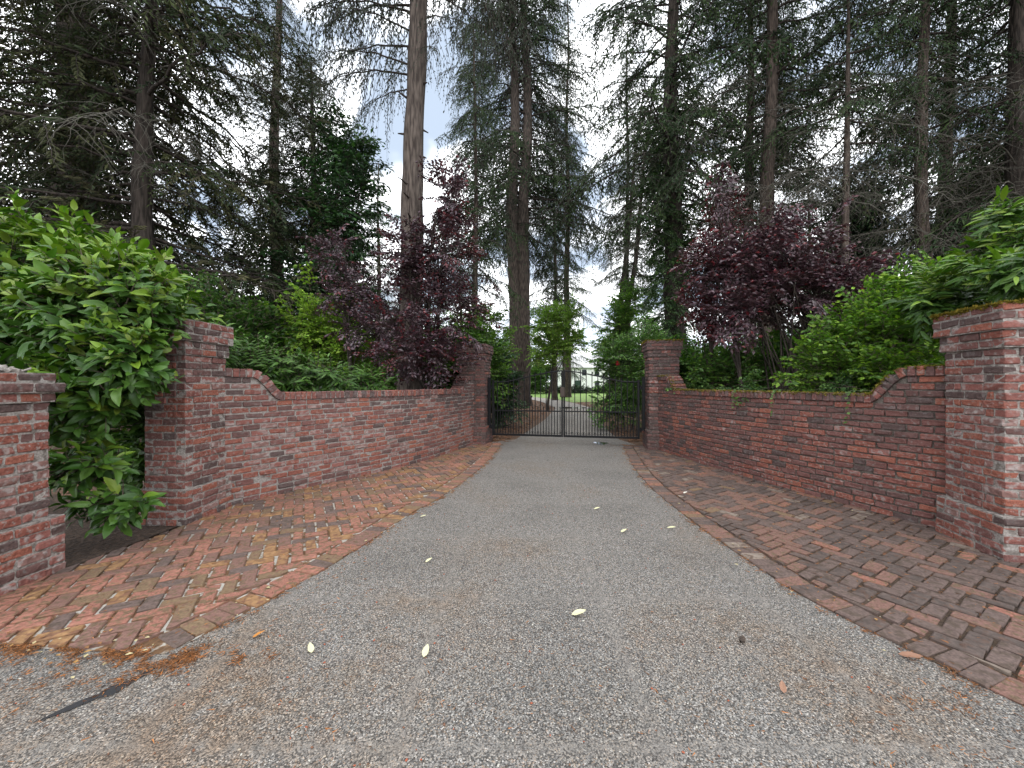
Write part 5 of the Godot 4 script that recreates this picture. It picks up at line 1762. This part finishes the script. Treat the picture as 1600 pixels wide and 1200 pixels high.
	for i in 900:
		var p := Vector2(rng.randf_range(-3.0, 2.6), pow(rng.randf(), 1.6) * 4.5 + 1.4)
		cr.append(Transform3D(Basis(Vector3.UP, rng.randf() * TAU).scaled(Vector3.ONE * rng.randf_range(0.4, 1.5)), W(p.x, p.y, 0.003)))
		ccol.append([Color(0.30, 0.09, 0.05), Color(0.33, 0.28, 0.22), Color(0.16, 0.08, 0.05), Color(0.45, 0.43, 0.38)][rng.randi() % 4])
	meta(many(chip.mesh(), cr, ccol, "grit", M.litter), "scattered crumbs of brick, bark and stone on the asphalt", "grit", "", "stuff")
	var bark := MB.new()
	bark.colored = true
	bark.box(Transform3D(), Vector3(0.09, 0.02, 0.04), 0.006)
	var bx := []
	var bc := []
	for i in 9000:
		var d := 10.2 + pow(rng.randf(), 1.5) * 26.0
		var f := clampf((d - 10.4) / 14.0, 0, 1)
		var x := lerpf(0.1, 2.7, f) - 0.15 - rng.randf() * 7.0 if i % 2 else lerpf(2.95, 5.0, f) + 0.15 + rng.randf() * 7.0
		bx.append(Transform3D(Basis(Vector3.UP, rng.randf() * TAU).rotated(rdir(), rng.randfn(0, 0.25)).scaled(Vector3.ONE * rng.randf_range(0.4, 1.6)), W(x, d, -0.02)))
		var g := rng.randf_range(0.4, 1.4)
		bc.append(Color(0.16 * g, 0.085 * g, 0.05 * g))
	meta(many(bark.mesh(), bx, bc, "bark_mulch", M.litter), "reddish bark mulch on both sides of the drive beyond the gate", "mulch", "", "stuff")
	# rubble of mortar and twigs on the crumbling pillar
	var rub := MB.new()
	rng.seed = 910
	for i in 160:
		var p := Vector3(rng.randf_range(-0.34, 0.30), 0.0, rng.randf_range(-0.38, 0.38))
		rub.box(Transform3D(Basis(rdir(), rng.randf() * 3.0), Vector3(-3.98, 21 * COURSE + rng.randf_range(0.0, 0.045) * (1.0 - absf(p.x) * 2.0) + 0.006, -2.62) + p), Vector3(rng.randf_range(0.02, 0.07), rng.randf_range(0.012, 0.03), rng.randf_range(0.02, 0.05)), 0.004)
	meta(part(rub.mesh(), "mortar_rubble", M.mortar), "heap of loose mortar rubble on the low left pillar", "rubble", "", "stuff")
	# puddle by the gate with a small drain grate
	var pud := []
	for i in 14:
		var a := TAU * i / 14.0
		var rr := 0.5 + 0.12 * sin(a * 3.0 + 0.7)
		pud.append(2.25 + cos(a) * 0.34 * rr)
		pud.append(9.72 + sin(a) * 0.42 * rr)
	var pw := part(sheet(V2(pud), 0.004), "puddle", M.water)
	meta(pw, "small puddle reflecting the sky under the gate", "puddle")
	var pud2 := []
	for i in 16:
		var a := TAU * i / 16.0
		var rr := 0.85 + 0.15 * sin(a * 3.0 + 1.7) + 0.08 * sin(a * 5.0)
		pud2.append(3.75 + cos(a) * 1.05 * rr)
		pud2.append(24.2 + sin(a) * 0.9 * rr)
	meta(part(sheet(V2(pud2), 0.004), "puddle", M.water), "wide bright puddle across the drive beyond the gate", "puddle")

func build_far() -> void:
	# white house behind the lawn
	var h := thing("white_house", W(16.0, 84.0), 0.0, "white house with dark green door seen through the gate", "house")
	var wall := MB.new()
	wall.box(Transform3D(Basis(), Vector3(0, 2.6, -4)), Vector3(13, 5.2, 8))
	part(wall.mesh(), "wall", M.white, h)
	var roof := MB.new()
	for s in [-1.0, 1.0]:
		var b := Basis(Vector3.RIGHT, s * 0.55)
		roof.box(Transform3D(b, Vector3(0, 6.4, -4 + s * 2.15)), Vector3(13.8, 0.18, 5.4))
	part(roof.mesh(), "roof", M.roof, h)
	for x in [-4.4, -0.2, 2.6, 5.0]:
		for y in [1.5, 4.0]:
			if x == -0.2 and y < 2: continue
			var f := MB.new()
			f.box(Transform3D(Basis(), Vector3(x, y, 0.03)), Vector3(1.2, 1.5, 0.08), 0.02)
			var w := part(f.mesh(), "window", M.white, h)
			var p := MB.new()
			p.box(Transform3D(Basis(), Vector3(x, y, 0.06)), Vector3(1.0, 1.3, 0.04))
			part(p.mesh(), "pane", M.pane, w)
	var d := MB.new()
	d.box(Transform3D(Basis(), Vector3(-1.6, 1.15, 0.05)), Vector3(1.5, 2.3, 0.12), 0.02)
	part(d.mesh(), "door", M.green_door, h)
	# clipped hedge on the lawn
	rng.seed = 950
	bush("low_hedge", "low dark clipped hedge across the far lawn", "hedge", "", [[W(9.0, 62.0, 0.4), Vector3(6.0, 0.55, 0.6)], [W(16.0, 62.0, 0.4), Vector3(5.0, 0.55, 0.6)]], M.dark_sets, 598, 1.0, Color(0.8, 0.8, 0.7), 0)
	# trees and shrubs at the far side of the garden
	var n := 0
	for q in [[-3.0, 52.0, 3.2, "rounded far shrub left of the double fir"], [3.2, 60.0, 3.6, "far green shrub just right of the double fir"], [22.0, 58.0, 4.5, "far leafy shrub right of the white house"], [11.0, 30.0, 2.8, "mid distance green bush beside the lawn at right"], [8.6, 22.0, 2.3, "green bush between the rhododendron and the ivy trunk"], [-6.0, 30.0, 4.0, "large green bush in the garden behind the left gate pillar"], [-10.0, 26.0, 4.4, "broad green bush behind the magnolia like evergreen"], [14.0, 18.5, 3.0, "leafy bush under the dark firs at right"], [24.0, 24.0, 5.0, "large leafy bush behind the right edge firs"], [-19.0, 26.0, 5.0, "large dim bush behind the cedars at left"]]:
		var rad: float = q[2]
		bush("garden_shrub", q[3], "shrub", "shrubs in the garden beyond", [[W(q[0], q[1], rad * 0.55), Vector3(rad * 0.8, rad * 0.6, rad * 0.7)], [W(q[0] + rad * 0.4, q[1] + 0.5, rad * 0.95), Vector3(rad * 0.5, rad * 0.45, rad * 0.5)]], M.green_sets if n % 3 else M.lime_sets, 529, 0.9 + rad * 0.1, [Color(0.8, 0.85, 0.75), Color(0.95, 1.0, 0.9), Color(0.65, 0.75, 0.65)][n % 3], 2)
		n += 1
	for q in [[-8.0, 60.0, 20.0, "far fir left of the double fir"], [26.0, 62.0, 24.0, "far fir right of the white house"], [1.0, 75.0, 26.0, "far fir behind the double fir"], [9.6, 70.0, 22.0, "far fir left of the white house"], [19.0, 46.0, 26.0, "far fir behind the ivy trunk"], [-16.0, 46.0, 28.0, "far fir behind the evergreen at left"], [34.0, 44.0, 28.0, "far fir behind the right hand trunks"]]:
		conifer("fir_tree", q[0], q[1], 0.35, q[2], q[3], {"start": 3.0, "reach": 4.5, "limbs": 90, "tint": Color(1.1, 1.2, 1.1), "group": "far firs around the garden"})
	# woods that close the view
	rng.seed = 960
	var t := Node3D.new()
	put(t, "far_woods")
	meta(t, "hazy mass of distant trees around the garden", "woods", "", "stuff")
	var xs := []
	for i in 5200:
		var x := rng.randf_range(-130, 130)
		if x > 15.5 and x < 25: continue
		var y := pow(rng.randf(), 1.1) * (17.0 + 5.0 * sin(x * 0.21) + 3.0 * sin(x * 0.57))
		xs.append(Transform3D(basis_of(rdir(), Vector3.UP).scaled(Vector3.ONE * rng.randf_range(2.0, 4.5)), W(x, 100.0 + rng.randf_range(0, 14), y)))
	foliage(t, M.green_sets, xs, Color(0.8, 0.85, 0.8))
	# small garden lights beside the drive
	for q in [[5.9, 27.0, "slim dark path light right of the drive beyond the puddle"], [5.6, 20.8, "slim dark path light nearer the gate on the right"], [1.55, 30.5, "slim dark path light left of the drive by the double fir"]]:
		var p := thing("path_light", W(q[0], q[1]), 0.0, q[2], "path light", "path lights along the drive")
		var pm2 := MB.new()
		pm2.tube([Vector3(0, -0.03, 0), Vector3(0, 0.45, 0)], [0.02, 0.02], 8)
		part(pm2.mesh(), "post", M.iron, p)
		var hd := MB.new()
		hd.tube([Vector3(0, 0.45, 0), Vector3(0, 0.47, 0), Vector3(0, 0.55, 0), Vector3(0, 0.60, 0)], [0.05, 0.07, 0.07, 0.01], 10)
		part(hd.mesh(), "lamp_head", M.iron, p)
	# one red rhododendron flower
	var fl := thing("flower", W(3.28, 11.95, 2.15), 0.0, "single red flower on the rhododendron", "flower")
	rng.seed = 970
	var fm := MB.new()
	fm.colored = true
	for i in 16:
		var d2 := rdir()
		small_leaf(fm, d2 * 0.02, d2, Vector3.UP, 0.075, 0.05, Color(0.45, 0.02, 0.04))
	part(fm.mesh(), "petals", M.leaf, fl)
